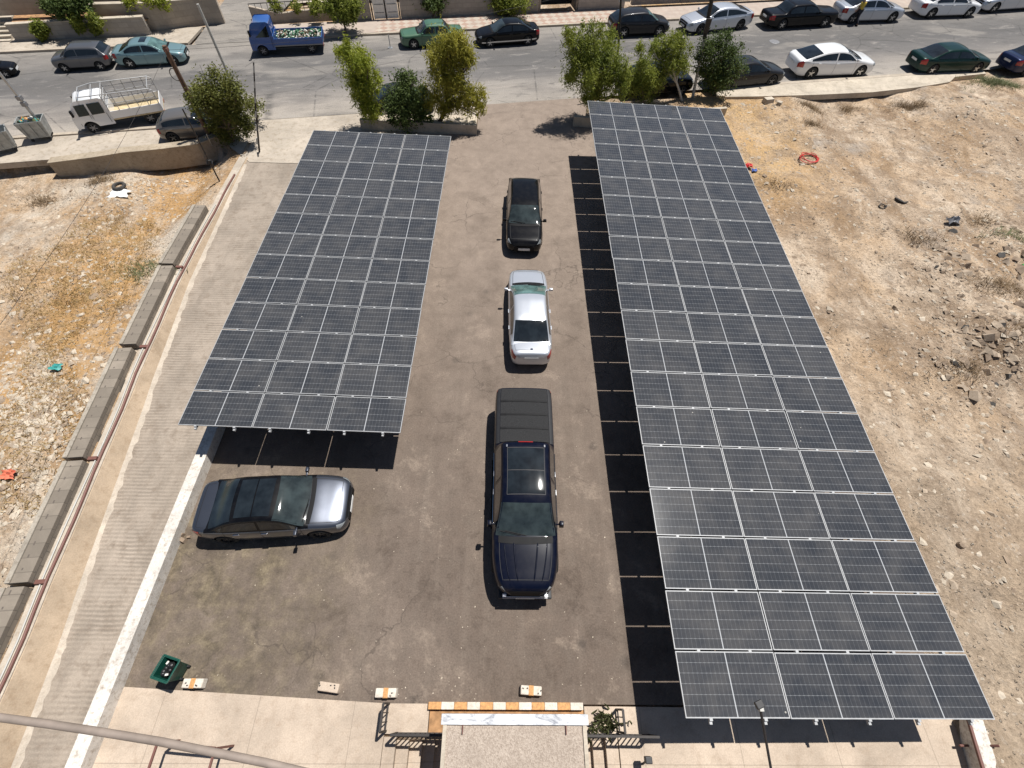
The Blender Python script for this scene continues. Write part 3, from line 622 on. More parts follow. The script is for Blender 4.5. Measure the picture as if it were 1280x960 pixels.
carport(.955, (-9.84, 6.94, 1.73), (6.74, -.14, -.04), (.34, 16.25, .39), 13, 'shorter solar carport of thirty-nine panels beside the ribbed ramp', (2.3, 4.9), (1.2, 5.9, 10.6, 15.3))

# ------------------------------------------------------------------ cars
def pchip(pts):
    X = np.array([p[0] for p in pts], float); Y = np.array([p[1] for p in pts], float); h = np.diff(X); d = np.diff(Y) / h; m_ = np.zeros_like(Y)
    for i in range(1, len(X) - 1):
        if d[i - 1] * d[i] > 0: w1, w2 = 2 * h[i] + h[i - 1], h[i] + 2 * h[i - 1]; m_[i] = (w1 + w2) / (w1 / d[i - 1] + w2 / d[i])
    m_[0], m_[-1] = d[0], d[-1]
    def f(x):
        x = min(max(x, X[0]), X[-1]); i = min(int(np.searchsorted(X, x, 'right')) - 1, len(h) - 1); t = (x - X[i]) / h[i]
        return float((2 * t**3 - 3 * t**2 + 1) * Y[i] + (t**3 - 2 * t**2 + t) * h[i] * m_[i] + (-2 * t**3 + 3 * t**2) * Y[i + 1] + (t**3 - t**2) * h[i] * m_[i + 1])
    return f
STY = {  # all along s: 0 nose .. 1 tail; heights as shares of the car height
 'sedan': dict(top=[(0, .42), (.012, .47), (.05, .53), (.12, .585), (.27, .655), (.5, .655), (.8, .675), (.95, .69), (.985, .665), (1, .56)],
   roof=[(.235, .65), (.28, .71), (.425, .955), (.52, 1.0), (.66, .985), (.72, .945), (.865, .72), (.90, .68)], ws=(.25, .43), rg=(.715, .878), side=(.36, .80), bp=.545),
 'liftback': dict(top=[(0, .42), (.012, .47), (.05, .54), (.12, .59), (.26, .665), (.5, .66), (.8, .69), (.95, .70), (.985, .66), (1, .55)],
   roof=[(.24, .66), (.29, .72), (.42, .955), (.52, 1.0), (.66, .975), (.80, .865), (.93, .715), (.955, .69)], ws=(.255, .425), rg=(.74, .925), side=(.36, .85), bp=.55),
 'oldsedan': dict(top=[(0, .46), (.01, .53), (.03, .60), (.12, .62), (.29, .655), (.5, .655), (.78, .66), (.97, .645), (.99, .61), (1, .5)],
   roof=[(.28, .65), (.31, .70), (.40, .95), (.48, 1.0), (.66, .99), (.71, .95), (.79, .70), (.82, .65)], ws=(.29, .41), rg=(.70, .795), side=(.37, .74), bp=.55),
 'suv': dict(top=[(0, .40), (.012, .47), (.04, .55), (.12, .60), (.25, .65), (.5, .65), (.85, .67), (.97, .66), (.99, .62), (1, .5)],
   roof=[(.235, .65), (.27, .70), (.37, .94), (.46, 1.0), (.75, .985), (.87, .94), (.965, .70), (.98, .66)], ws=(.245, .38), rg=(.88, .965), side=(.32, .88), bp=.52),
 'hatch': dict(top=[(0, .42), (.012, .48), (.04, .55), (.12, .60), (.24, .655), (.5, .655), (.85, .675), (.97, .66), (.99, .62), (1, .5)],
   roof=[(.215, .655), (.26, .72), (.39, .955), (.5, 1.0), (.72, .975), (.84, .925), (.955, .71), (.975, .66)], ws=(.23, .40), rg=(.845, .955), side=(.33, .87), bp=.53),
 'pickup': dict(top=[(0, .40), (.008, .50), (.03, .56), (.09, .585), (.21, .615), (.4, .62), (.64, .64), (.665, .68), (.96, .69), (.992, .675), (1, .6)],
   roof=[(.215, .60), (.235, .635), (.335, .93), (.40, .985), (.50, 1.0), (.62, .985), (.64, .95), (.662, .68), (.668, .66)], ws=(.228, .345), rg=(.64, .66), side=(.29, .63), bp=.465),
}
WID = [(0, .60), (.012, .74), (.03, .84), (.07, .925), (.15, .972), (.3, .99), (.5, 1), (.72, .995), (.86, .965), (.94, .91), (.98, .83), (.992, .75), (1, .62)]
WIDP = [(0, .44), (.008, .58), (.022, .70), (.05, .82), (.10, .915), (.17, .972), (.3, .985), (.5, .985), (.72, 1), (.9, 1), (.97, .985), (.99, .96), (1, .88)]
class CarShape:
    def __init__(s, kind, L, W, H):
        st_ = STY[kind]; s.k = kind; s.L, s.W, s.H, s.st = L, W, H, st_
        s.ftop = pchip(st_['top']); s.froof = pchip(st_['roof']); s.fw = pchip(WIDP if kind == 'pickup' else WID)
        lo = .17 if kind in ('suv', 'pickup') else .125
        s.fbot = pchip([(0, lo + .10), (.05, lo + .02), (.12, lo), (.88, lo), (.95, lo + .03), (1, lo + .12)])
    def x(s, t): return (0.5 - t) * s.L
    def body(s, t, v, off=0.0):
        """v 0 top centre .. 1 bottom centre, sign gives the side"""
        sg = 1 if v >= 0 else -1; a = abs(v); w_ = s.fw(t) * s.W / 2; zt = s.ftop(t) * s.H; zb = s.fbot(t) * s.H; h = zt - zb
        c = min(.085 * s.H / 1.45, h * .25); cr = .30 * c
        if s.k == 'pickup' and t > .63: w_ *= 1.0
        pts = [(0, 0, zt + cr), (.20, .55 * w_, zt + cr * .62), (.30, .80 * w_, zt - cr * .2), (.38, .91 * w_, zt - .45 * c), (.45, .962 * w_, zt - 1.25 * c), (.54, .985 * w_, zt - .25 * h - c * .8), (.64, w_, zt - .52 * h), (.74, .99 * w_, zb + .22 * h), (.82, .97 * w_, zb + .08 * h), (.88, .9 * w_, zb), (1, 0, zb)]
        for i in range(len(pts) - 1):
            if a <= pts[i + 1][0] + 1e-9:
                q = (a - pts[i][0]) / (pts[i + 1][0] - pts[i][0]); y = pts[i][1] + q * (pts[i + 1][1] - pts[i][1]); z = pts[i][2] + q * (pts[i + 1][2] - pts[i][2]); break
        return Vector((s.x(t), sg * y, z))
    def cab(s, t, v):
        sg = 1 if v >= 0 else -1; a = abs(v); wb = s.fw(min(max(t, .2), .84)) * s.W / 2 * (.93 if s.k != 'pickup' else .95); zb = s.ftop(t) * s.H - .035 * s.H
        zt = max(s.froof(t) * s.H, zb + .004); h = zt - zb; tum = (.30 if s.k not in ('suv', 'pickup', 'oldsedan') else .26); wt = wb - tum * h; c = min(.06 * s.H / 1.45, .3 * h)
        pts = [(0, 0, zt), (.22, .55 * wt, zt - .22 * c), (.36, .82 * wt, zt - .55 * c), (.46, .935 * wt, zt - 1.0 * c), (.54, .99 * wt, zt - 1.75 * c), (.60, wt + .06 * (wb - wt), zt - 2.3 * c), (1, wb, zb)]
        for i in range(len(pts) - 1):
            if a <= pts[i + 1][0] + 1e-9:
                q = (a - pts[i][0]) / (pts[i + 1][0] - pts[i][0]); y = pts[i][1] + q * (pts[i + 1][1] - pts[i][1]); z = pts[i][2] + q * (pts[i + 1][2] - pts[i][2]); break
        return Vector((s.x(t), sg * y, z))
    def patch(s, fn, t0, t1, v0, v1, off=.006, nt_=12, nv=10, shape=None):
        """thin shell over a piece of the body or cabin surface"""
        P = []
        for i in range(nt_ + 1):
            row = []
            for j in range(nv + 1):
                a, b_ = i / nt_, j / nv
                t = t0 + (t1 - t0) * a; v = v0 + (v1 - v0) * b_
                if shape: t, v = shape(t, v, a, b_)
                e = 1e-3; p = fn(t, v); n = (fn(t + e, v) - fn(t - e, v)).cross(fn(t, v + e) - fn(t, v - e))
                n = n.normalized() if n.length > 1e-12 else Vector((0, 0, 1))
                c = Vector((p.x, 0, s.H * .38)); 
                if n.dot(p - c) < 0: n = -n
                row.append(p + n * off)
            P.append(row)
        return P
def arch_cut(o, L, W, r, xs):
    cu = MB()
    for x in xs:
        for sg in (-1, 1):
            cu.lathe([(0.001, sg * (W / 2 - .30)), (r, sg * (W / 2 - .30)), (r, sg * (W / 2 + .15)), (0.001, sg * (W / 2 + .15))], 'Y', 28, (x, 0, r * .86), 1)
    c = cu.build('cutter', [K['arch'], K['arch']], o.parent)
    b = bmesh.new(); b.from_mesh(c.data); bmesh.ops.remove_doubles(b, verts=b.verts, dist=.003); bmesh.ops.recalc_face_normals(b, faces=b.faces); b.to_mesh(c.data); b.free()
    b = bmesh.new(); b.from_mesh(o.data); bmesh.ops.triangulate(b, faces=b.faces); b.to_mesh(o.data); b.free()
    md = o.modifiers.new('b', 'BOOLEAN'); md.object = c; md.operation = 'DIFFERENCE'; md.solver = 'EXACT'
    dg = bpy.context.evaluated_depsgraph_get(); dg.update(); me = bpy.data.meshes.new_from_object(o.evaluated_get(dg))
    o.modifiers.clear()
    if len(me.polygons) > 50: o.data = me
    me.polygons.foreach_set('use_smooth', [True] * len(me.polygons)); me.set_sharp_from_angle(angle=R_(40))
    bpy.data.objects.remove(c, do_unlink=True)
def wheel(parent, x, y, r, rimm, spokes=5):
    sg = 1 if y > 0 else -1; wd = .21
    wh = empty('wheel', (x, y, r)); wh.parent = parent
    t = MB(); t.lathe([(r * .62, -wd / 2), (r * .93, -wd / 2), (r, -wd / 2 + .03), (r, wd / 2 - .03), (r * .93, wd / 2), (r * .62, wd / 2), (r * .62, -wd / 2)], 'Y', 28); t.build('tyre', K['rubber'], wh, smooth=True)
    q = MB(); yo = sg * (wd / 2 - .035)
    q.lathe([(r * .64, yo - sg * .14), (r * .64, yo), (r * .56, yo + sg * .012), (r * .54, yo - sg * .06), (.001, yo - sg * .06)], 'Y', 28, mi=1)
    for k in range(spokes):
        a = 2 * math.pi * k / spokes + .3; d = Vector((math.cos(a), 0, math.sin(a)))
        q.bar(d * r * .08 + Vector((0, yo, 0)), d * r * .58 + Vector((0, yo - sg * .005, 0)), .028, r * .2)
    q.lathe([(.001, yo + sg * .02), (r * .16, yo + sg * .018), (r * .2, yo - sg * .03)], 'Y', 16)
    q.lathe([(r * .64, yo - sg * .04), (r * .64, yo + sg * .002), (r * .57, yo + sg * .012), (r * .55, yo - sg * .03)], 'Y', 28)
    q.build('rim', [rimm, K['arch']], wh, smooth=True)
    return wh
def build_car(kind, rear, front, label, pm, W=None, H=None, group=None, name='parked_car', ws='glass', rimm='rim', roofm=None, extras=(), zr=.6, zf=.6, detail=1, cat='car', L=None):
    A, B = at(*rear, zr), at(*front, zf); d = B - A; d.z = 0; L = L or d.length
    W = W or L * .39; H = H or L * .31
    mid = (A + B) / 2; mid.z = 0
    root = empty(name, mid + Vector((0, 0, .004)), math.atan2(d.y, d.x), label, cat, group)
    s = CarShape(kind, L, W, H); pmat = pm if not isinstance(pm, str) else K[pm]
    # body
    nt_ = 72; ts = [0.5 - .5 * math.cos(math.pi * i / nt_) for i in range(nt_ + 1)]; ts = sorted(ts + [.02, .05, .26, .63, .95, .98])
    vs = [0, .1, .2, .26, .30, .34, .38, .415, .45, .495, .54, .59, .64, .69, .74, .78, .82, .85, .88, 1]; vv = [-v for v in reversed(vs[1:])] + vs
    b = MB(); P = [[s.body(t, v) for v in vv[:-1]] for t in ts]; n = len(P[0])
    V = [q for r in P for q in r]; b.add(V, [(i * n + j, i * n + (j + 1) % n, (i + 1) * n + (j + 1) % n, (i + 1) * n + j) for i in range(len(ts) - 1) for j in range(n)] + [tuple(range(n)), tuple((len(ts) - 1) * n + k for k in reversed(range(n)))])
    body = b.build('body', [pmat, K['arch']], root, smooth=True)
    r = (.232 if kind not in ('suv', 'pickup') else .20) * H; xs = (s.x(.19 if kind != 'pickup' else .165), s.x(.80 if kind != 'pickup' else .775))
    arch_cut(body, L, W, r * 1.17, xs)
    for x in xs:
        for sg in (1, -1): wheel(root, x, sg * (W / 2 * .985 - .11), r, K[rimm], 6 if detail > 1 else 5)
    # cabin (roof and pillars)
    c = MB(); t0, t1 = s.st['roof'][0][0], s.st['roof'][-1][0]; n2 = 44
    cv = [i / 20 for i in range(-20, 21)]
    c.grid([[s.cab(t0 + (t1 - t0) * i / n2, v) for v in cv] for i in range(n2 + 1)])
    cab = c.build('cabin', roofm or pmat, root, smooth='all', recalc=False)
    w0, w1 = s.st['ws']; g0_, g1_ = s.st['rg']; s0, s1 = s.st['side']; bp = s.st['bp']
    bow = lambda k: (lambda t, v, a, b_: (t + k * (2 * b_ - 1) ** 2, v))
    q = MB(); q.grid(s.patch(s.cab, w0, w1, -.50, .50, .007, shape=bow(.014 if kind != 'pickup' else .006))); wsg = q.build('windscreen', K[ws], root, smooth='all')
    q = MB(); q.grid(s.patch(s.cab, g0_, g1_, -.44, .44, .007, shape=bow(-.008 if kind != 'pickup' else 0))); q.build('rear_window', K['glass'], root, smooth='all')
    fr = lambda v, t: v
    for sg in (1, -1):
        for a_, b_ in ((s0 - .045, bp - .008), (bp + .008, s1)):
            def shp(t, v, a, bb, fwd=(a_ < bp - .1 and b_ < bp)):
                return t, v
            lo, hi = .60, .93
            q = MB(); q.grid(s.patch(s.cab, a_, b_, sg * lo, sg * hi, .006, shape=shp)); q.build('side_window', K['glass'], root, smooth='all')
    # belt moulding / lower trim seen from above
    # lamps
    for sg in (1, -1):
        q = MB(); q.grid(s.patch(s.body, .012, .062 if kind not in ('oldsedan', 'pickup') else .03, sg * .36, sg * .51, .008, 8, 8, shape=lambda t, v, a, bb: (t + .03 * bb * (1 - a) * (kind != 'oldsedan'), v))); q.build('headlight', K['lamp'], root, smooth='all')
        lo, hi = ((.40, .60) if kind not in ('suv', 'hatch') else (.38, .62))
        q = MB(); q.grid(s.patch(s.body, .935 if kind != 'pickup' else .975, .994, sg * lo, sg * hi, .008, 8, 8)); q.build('taillight', K['tail'], root, smooth='all')
        # mirror
        mp = s.cab(w0 + .055, sg * .97); q = MB(); m0 = Vector((mp.x, mp.y + sg * .02, mp.z + .05 * H / 1.45)); k = H / 1.45 * (1.15 if kind == 'pickup' else 1); mw = .17 if kind == 'pickup' else .21
        q.box((m0.x - .05 * k, min(m0.y + sg * .04, m0.y + sg * mw), m0.z - .03 * k), (m0.x + .06 * k, max(m0.y + sg * .04, m0.y + sg * mw), m0.z + .09 * k), taper=.82)
        q.bar(m0 + Vector((0, -sg * .06, -.02)), m0 + Vector((0, sg * .08, .0)), .05, .04); q.build('mirror', pmat, root, smooth=True, bevel=.018)
        for hx in (bp - .025, s1 - .10):
            hp = s.body(hx, sg * .47); q = MB(); q.bar(hp + Vector((-.09, sg * .018, 0)), hp + Vector((.09, sg * .018, 0)), .03, .028); q.build('door_handle', K['chrome'] if 'chrome' in extras else pmat, root, bevel=.008)
    # door seams and bonnet seams
    def seam(nm, *a, **k): q = MB(); q.grid(s.patch(s.body, *a, **k)); q.build(nm, K['seam'], root)
    for sg in (1, -1):
        for t in (w0 + .035, bp, s1 - .02 if kind != 'pickup' else .65): seam('door_seam', t - .0011, t + .0011, sg * .40, sg * .83, .004, 1, 14)
        if detail > 1: seam('bonnet_seam', .05, w0 - .02, sg * .285, sg * .293, .003, 14, 1)
        if kind in ('sedan', 'oldsedan'): seam('boot_seam', .905, .955, sg * .296, sg * .30, .003, 4, 1)
    if kind in ('sedan', 'oldsedan'): seam('boot_seam', .954, .957, -.30, .30, .003, 1, 12)
    seam('bonnet_seam', .05, .053, -.28, .28, .003, 1, 12)
    # cowl, grille, plates, bumper lips
    q = MB(); q.grid(s.patch(s.body, w0 - .034, w0 - .004, -.30, .30, .012, 3, 12, shape=bow(.012 if kind != 'pickup' else .008))); q.build('cowl', K['black'], root, smooth='all')
    q = MB(); gz_ = s.ftop(0) * H; q.grid(s.patch(s.body, .0005, .012, -.30, .30, .012, 4, 12)); gw_ = W * .27
    q.box((L / 2 - .03, -gw_, gz_ * .55), (L / 2 + .018, gw_, gz_ * .97)); q.build('grille', K['black'], root)
    q = MB(); q.box((L / 2 + .02, -.26, gz_ * .62), (L / 2 + .032, .26, gz_ * .62 + .12)); q.build('number_plate', K['plate'], root)
    q = MB(); zr_ = s.ftop(.99) * H * .72; q.box((-L / 2 - .014, -.26, zr_), (-L / 2 + .02, .26, zr_ + .12)); q.build('number_plate', K['plate'], root)
    if detail > 1:
        for y0, y1 in ((-.05, .52), (.12, .68)):
            q = MB(); a_ = s.patch(s.cab, w0 + .004, w0 + .006, -.01 - y0 * .42, -.01 - y0 * .42 + .001, .02, 1, 1)[0][0]; b_ = s.patch(s.cab, w0 + .022, w0 + .024, -y1 * .55, -y1 * .55 + .001, .02, 1, 1)[0][0]
            q.bar(a_, b_, .014, .014); q.build('wiper', K['black'], wsg)
    if 'sunroof' in extras:
        a_, b_ = s.st['ws'][1] + .03, s.st['rg'][0] - .03
        m_ = (a_ + b_) / 2
        for x0_, x1_ in ((a_, m_ - .004), (m_ + .004, b_)):
            q = MB(); q.grid(s.patch(s.cab, x0_, x1_, -.36, .36, .006)); q.build('sunroof', K['glass'], root, smooth='all')
    if 'smallsunroof' in extras:
        a_ = s.st['ws'][1] + .05; q = MB(); q.grid(s.patch(s.cab, a_, a_ + .09, -.26, .26, .006)); q.build('sunroof', K['glass'], root, smooth='all')
    if 'rails' in extras:
        for sg in (1, -1):
            q = MB(); q.tube([s.cab(t, sg * .44) + Vector((0, 0, .04)) for t in np.linspace(s.st['ws'][1] + .02, s.st['rg'][0] - .02, 8)], .02, 6); q.build('roof_rail', K['black'], root, smooth=True)
    if 'strip' in extras:
        for sg in (1, -1):
            q = MB(); q.grid(s.patch(s.body, .06, .94, sg * .70, sg * .74, .01, 20, 1)); q.build('side_moulding', K['chrome'], root, smooth='all')
    if 'badge' in extras:
        q = MB(); q.lathe([(.001, -.01), (.045, -.008), (.05, .0)], 'Z', 14, tuple(s.body(.952, 0) + Vector((0, 0, .012)))); q.build('round_badge', K['chrome'], root)
    if 'spoiler' in extras:
        q = MB(); q.grid(s.patch(s.cab, s.st['rg'][0] - .035, s.st['rg'][0] + .012, -.46, .46, .02, 4, 12)); q.build('roof_spoiler', pmat, root, smooth='all')
    return root, s

pt = dict(navy=paint('deep_navy_paint', (.002, .0035, .012), .0), silver=paint('silver_paint', (.55, .575, .62), .5), blackp=paint('black_paint', (.004, .004, .005), .0),
          gun=paint('gunmetal_paint', (.105, .115, .14), .8, .3), grey=paint('mid_grey_paint', (.13, .13, .135), .5), dkgrey=paint('dark_grey_paint', (.026, .026, .028), .3), teal=paint('pale_teal_paint', (.20, .32, .34), .4),
          oldgreen=paint('old_green_paint', (.05, .13, .07), 0, .5), dkgreen=paint('bottle_green_paint', (.008, .03, .026), .2), whitep=paint('white_car_paint', (.76, .76, .76), 0), taupe=paint('taupe_grey_paint', (.17, .155, .14), .4),
          bluep=paint('bright_blue_truck_paint', (.016, .085, .31), 0, .45), bluenavy=paint('navy_blue_paint', (.012, .02, .06), .3))
MG = 'cars parked nose to tail down the middle of the lot'; FG = 'cars parked along the far kerb'; NG = 'cars parked along the near side of the street'
# pickup -------------------------------------------------------------------
pick, ps = build_car('pickup', (655, 484), (656, 748), 'dark navy crew-cab pickup truck with a hard grey bed cover, nearest in the lot row', pt['navy'], W=1.93, H=1.92, name='pickup_truck', ws='tintteal', rimm='chrome', zr=1.3, zf=.4, detail=2, extras=('chrome',), cat='pickup truck', group=MG)
q = MB(); q.grid(ps.patch(ps.body, .676, .985, -.30, .30, .012, 8, 10)); bc = q.build('bed_cover', simple('bed_cover_textured', (.03, .03, .031), .85, var=.5, scale=60, spec=.12), pick, smooth='all')
for t in (.752, .83, .908): q = MB(); q.grid(ps.patch(ps.body, t - .0055, t + .0055, -.295, .295, .028, 1, 8)); q.build('cover_hinge', K['black'], bc)
for sg in (1, -1):
    q = MB(); q.grid(ps.patch(ps.body, .67, .985, sg * .305, sg * .385, .014, 8, 3)); q.build('bed_rail', K['dkplastic'], pick, smooth='all')
    for v0, v1, rr in ((.10, .13, .022), (.20, .235, .018)):
        q = MB(); q.tube([ps.body(t, sg * (v0 + (v1 - v0) * (t - .05) / .16)) + Vector((0, 0, .002)) for t in np.linspace(.045, .208, 10).tolist()], [.004] + [rr] * 8 + [.004], 8); q.build('hood_crease', pt['navy'], pick, smooth='all')
    q = MB(); q.tube([ps.body(t, sg * .5) + Vector((0, sg * .012, 0)) for t in np.linspace(.30, .64, 6)], .014, 6); q.build('window_trim', K['chrome'], pick, smooth=True)
    q = MB(); q.bar(ps.body(.3, sg * .86) + Vector((0, sg * .06, 0)), ps.body(.65, sg * .86) + Vector((0, sg * .06, 0)), .14, .05); q.build('running_board', K['black'], pick, bevel=.015)
    q = MB(); q.box((ps.x(.606), sg * .56 - .02, 1.87), (ps.x(.618), sg * .56 + .02, 1.90)); q.build('roof_marker', K['chrome'], pick)
q = MB(); q.grid(ps.patch(ps.cab, .385, .487, -.32, .32, .007)); q.build('sunroof', K['glass'], pick, smooth='all')
q = MB(); q.grid(ps.patch(ps.cab, .494, .60, -.32, .32, .007)); q.build('sunroof', K['glass'], pick, smooth='all')
q = MB()
for sg in (1, -1): q.grid(ps.patch(ps.cab, .38, .605, sg * .325, sg * .335, .009, 8, 1))
for t in (.379, .489, .602): q.grid(ps.patch(ps.cab, t, t + .003, -.33, .33, .009, 1, 8))
q.build('sunroof_trim', K['greytrim'], pick)
q = MB(); q.grid(ps.patch(ps.cab, .632, .639, -.12, .12, .012, 1, 4)); q.build('brake_light', K['tail'], pick)
q = MB(); q.box((ps.L / 2 - .06, -.62, .50), (ps.L / 2 + .03, .62, .56)); q.box((ps.L / 2 - .06, -.62, .70), (ps.L / 2 + .03, .62, .74)); q.build('grille_bar', K['chrome'], pick, bevel=.01)
q = MB(); q.box((ps.L / 2 - .25, -.74, .36), (ps.L / 2 + .02, .74, .47)); q.build('front_bumper', K['dkplastic'], pick, bevel=.04)
build_car('sedan', (664, 452), (659, 334), 'silver four-door sedan with its boot towards the viewer, between the black car and the pickup', pt['silver'], W=1.66, H=1.32, group=MG, ws='teal', zr=.5, zf=.75, detail=2, extras=('badge',))
build_car('hatch', (656, 214), (655, 312), 'black compact hatchback facing the viewer, farthest of the cars down the middle of the lot', pt['blackp'], W=1.70, H=1.38, group=MG, ws='tintteal', zr=1.2, zf=.4, detail=2)
build_car('sedan', (247, 634), (437, 627), 'gunmetal grey sedan with a black glass roof, parked crosswise by the white parapet wall', pt['gun'], W=1.80, H=1.34, ws='tintteal', zr=.8, zf=.6, detail=2, extras=('sunroof', 'chrome'), rimm='darkrim', roofm=pt['blackp'])
# street -------------------------------------------------------------------
build_car('sedan', (-56, 86), (16, 78), 'black car cut off by the left edge of the photo, first along the far kerb', pt['blackp'], group=FG)
build_car('suv', (139, 68), (66, 72), 'grey compact crossover in front of the garden wall', pt['grey'], W=1.6, H=1.3, group=FG)
build_car('sedan', (144, 67), (232, 62), 'pale teal sedan with a small dark sunroof near the tall beige wall', pt['teal'], W=1.7, H=1.3, group=FG, ws='teal', extras=('smallsunroof',))
build_car('oldsedan', (578, 40), (500, 45), 'boxy old green sedan on the far side of the street', pt['oldgreen'], W=1.62, H=1.35, group=FG, ws='tintteal')
build_car('sedan', (672, 38), (595, 43), 'shiny black sedan with bright wheels behind the tall olive tree', pt['blackp'], W=1.72, H=1.36, group=FG, ws='tintteal', extras=('strip',))
build_car('hatch', (762, 31), (834, 28), 'dark grey hatchback behind the black utility pole', pt['dkgrey'], W=1.75, H=1.5, group=FG, ws='teal')
build_car('liftback', (935, 19), (854, 28), 'silver liftback parked behind the grey pole with the transformer box', pt['silver'], W=1.85, H=1.5, group=FG, rimm='darkrim')
build_car('oldsedan', (955, 22), (1042, 17), 'black older saloon right of the silver liftback', pt['blackp'], W=1.85, H=1.55, group=FG, ws='tintteal')
build_car('sedan', (1045, 14), (1125, 12), 'silver sedan with a person in yellow walking past its boot', pt['silver'], W=1.9, H=1.6, group=FG)
build_car('sedan', (1143, 8), (1220, 6), 'white sedan on the far kerb at the upper right', pt['whitep'], W=1.9, H=1.6, group=FG)
build_car('hatch', (1296, -3), (1222, 2), 'silver hatchback cut off by the upper right corner of the photo', pt['silver'], W=1.9, H=1.6, group=FG)
build_car('liftback', (988, 80), (1087, 77), 'clean white liftback with dark rear window, near side of the street', pt['whitep'], W=2.0, H=1.62, group=NG, rimm='rim')
build_car('sedan', (1141, 76), (1231, 73), 'dark bottle-green sedan on the near side of the street', pt['dkgreen'], W=1.9, H=1.5, group=NG, ws='tintteal')
build_car('sedan', (1257, 78), (1345, 68), 'navy blue car cut off by the right edge of the photo', pt['bluenavy'], group=NG, W=1.9, H=1.5)
build_car('sedan', (884, 96), (975, 87), 'dark grey sedan half hidden by the dark bushy tree', pt['dkgrey'], W=1.85, H=1.5, group=NG, rimm='darkrim')
build_car('suv', (782, 106), (862, 99), 'black SUV mostly hidden behind the entrance trees on the right', pt['blackp'], W=1.8, H=1.6, group=NG)
build_car('sedan', (462, 128), (541, 120), 'dark car with a teal windscreen hidden behind the entrance trees on the left', pt['dkgrey'], W=1.7, H=1.35, group=NG, ws='teal')
build_car('hatch', (198, 158), (280, 150), 'taupe grey car half hidden by the round bushy tree', pt['taupe'], W=1.6, H=1.28, group=NG, rimm='darkrim')

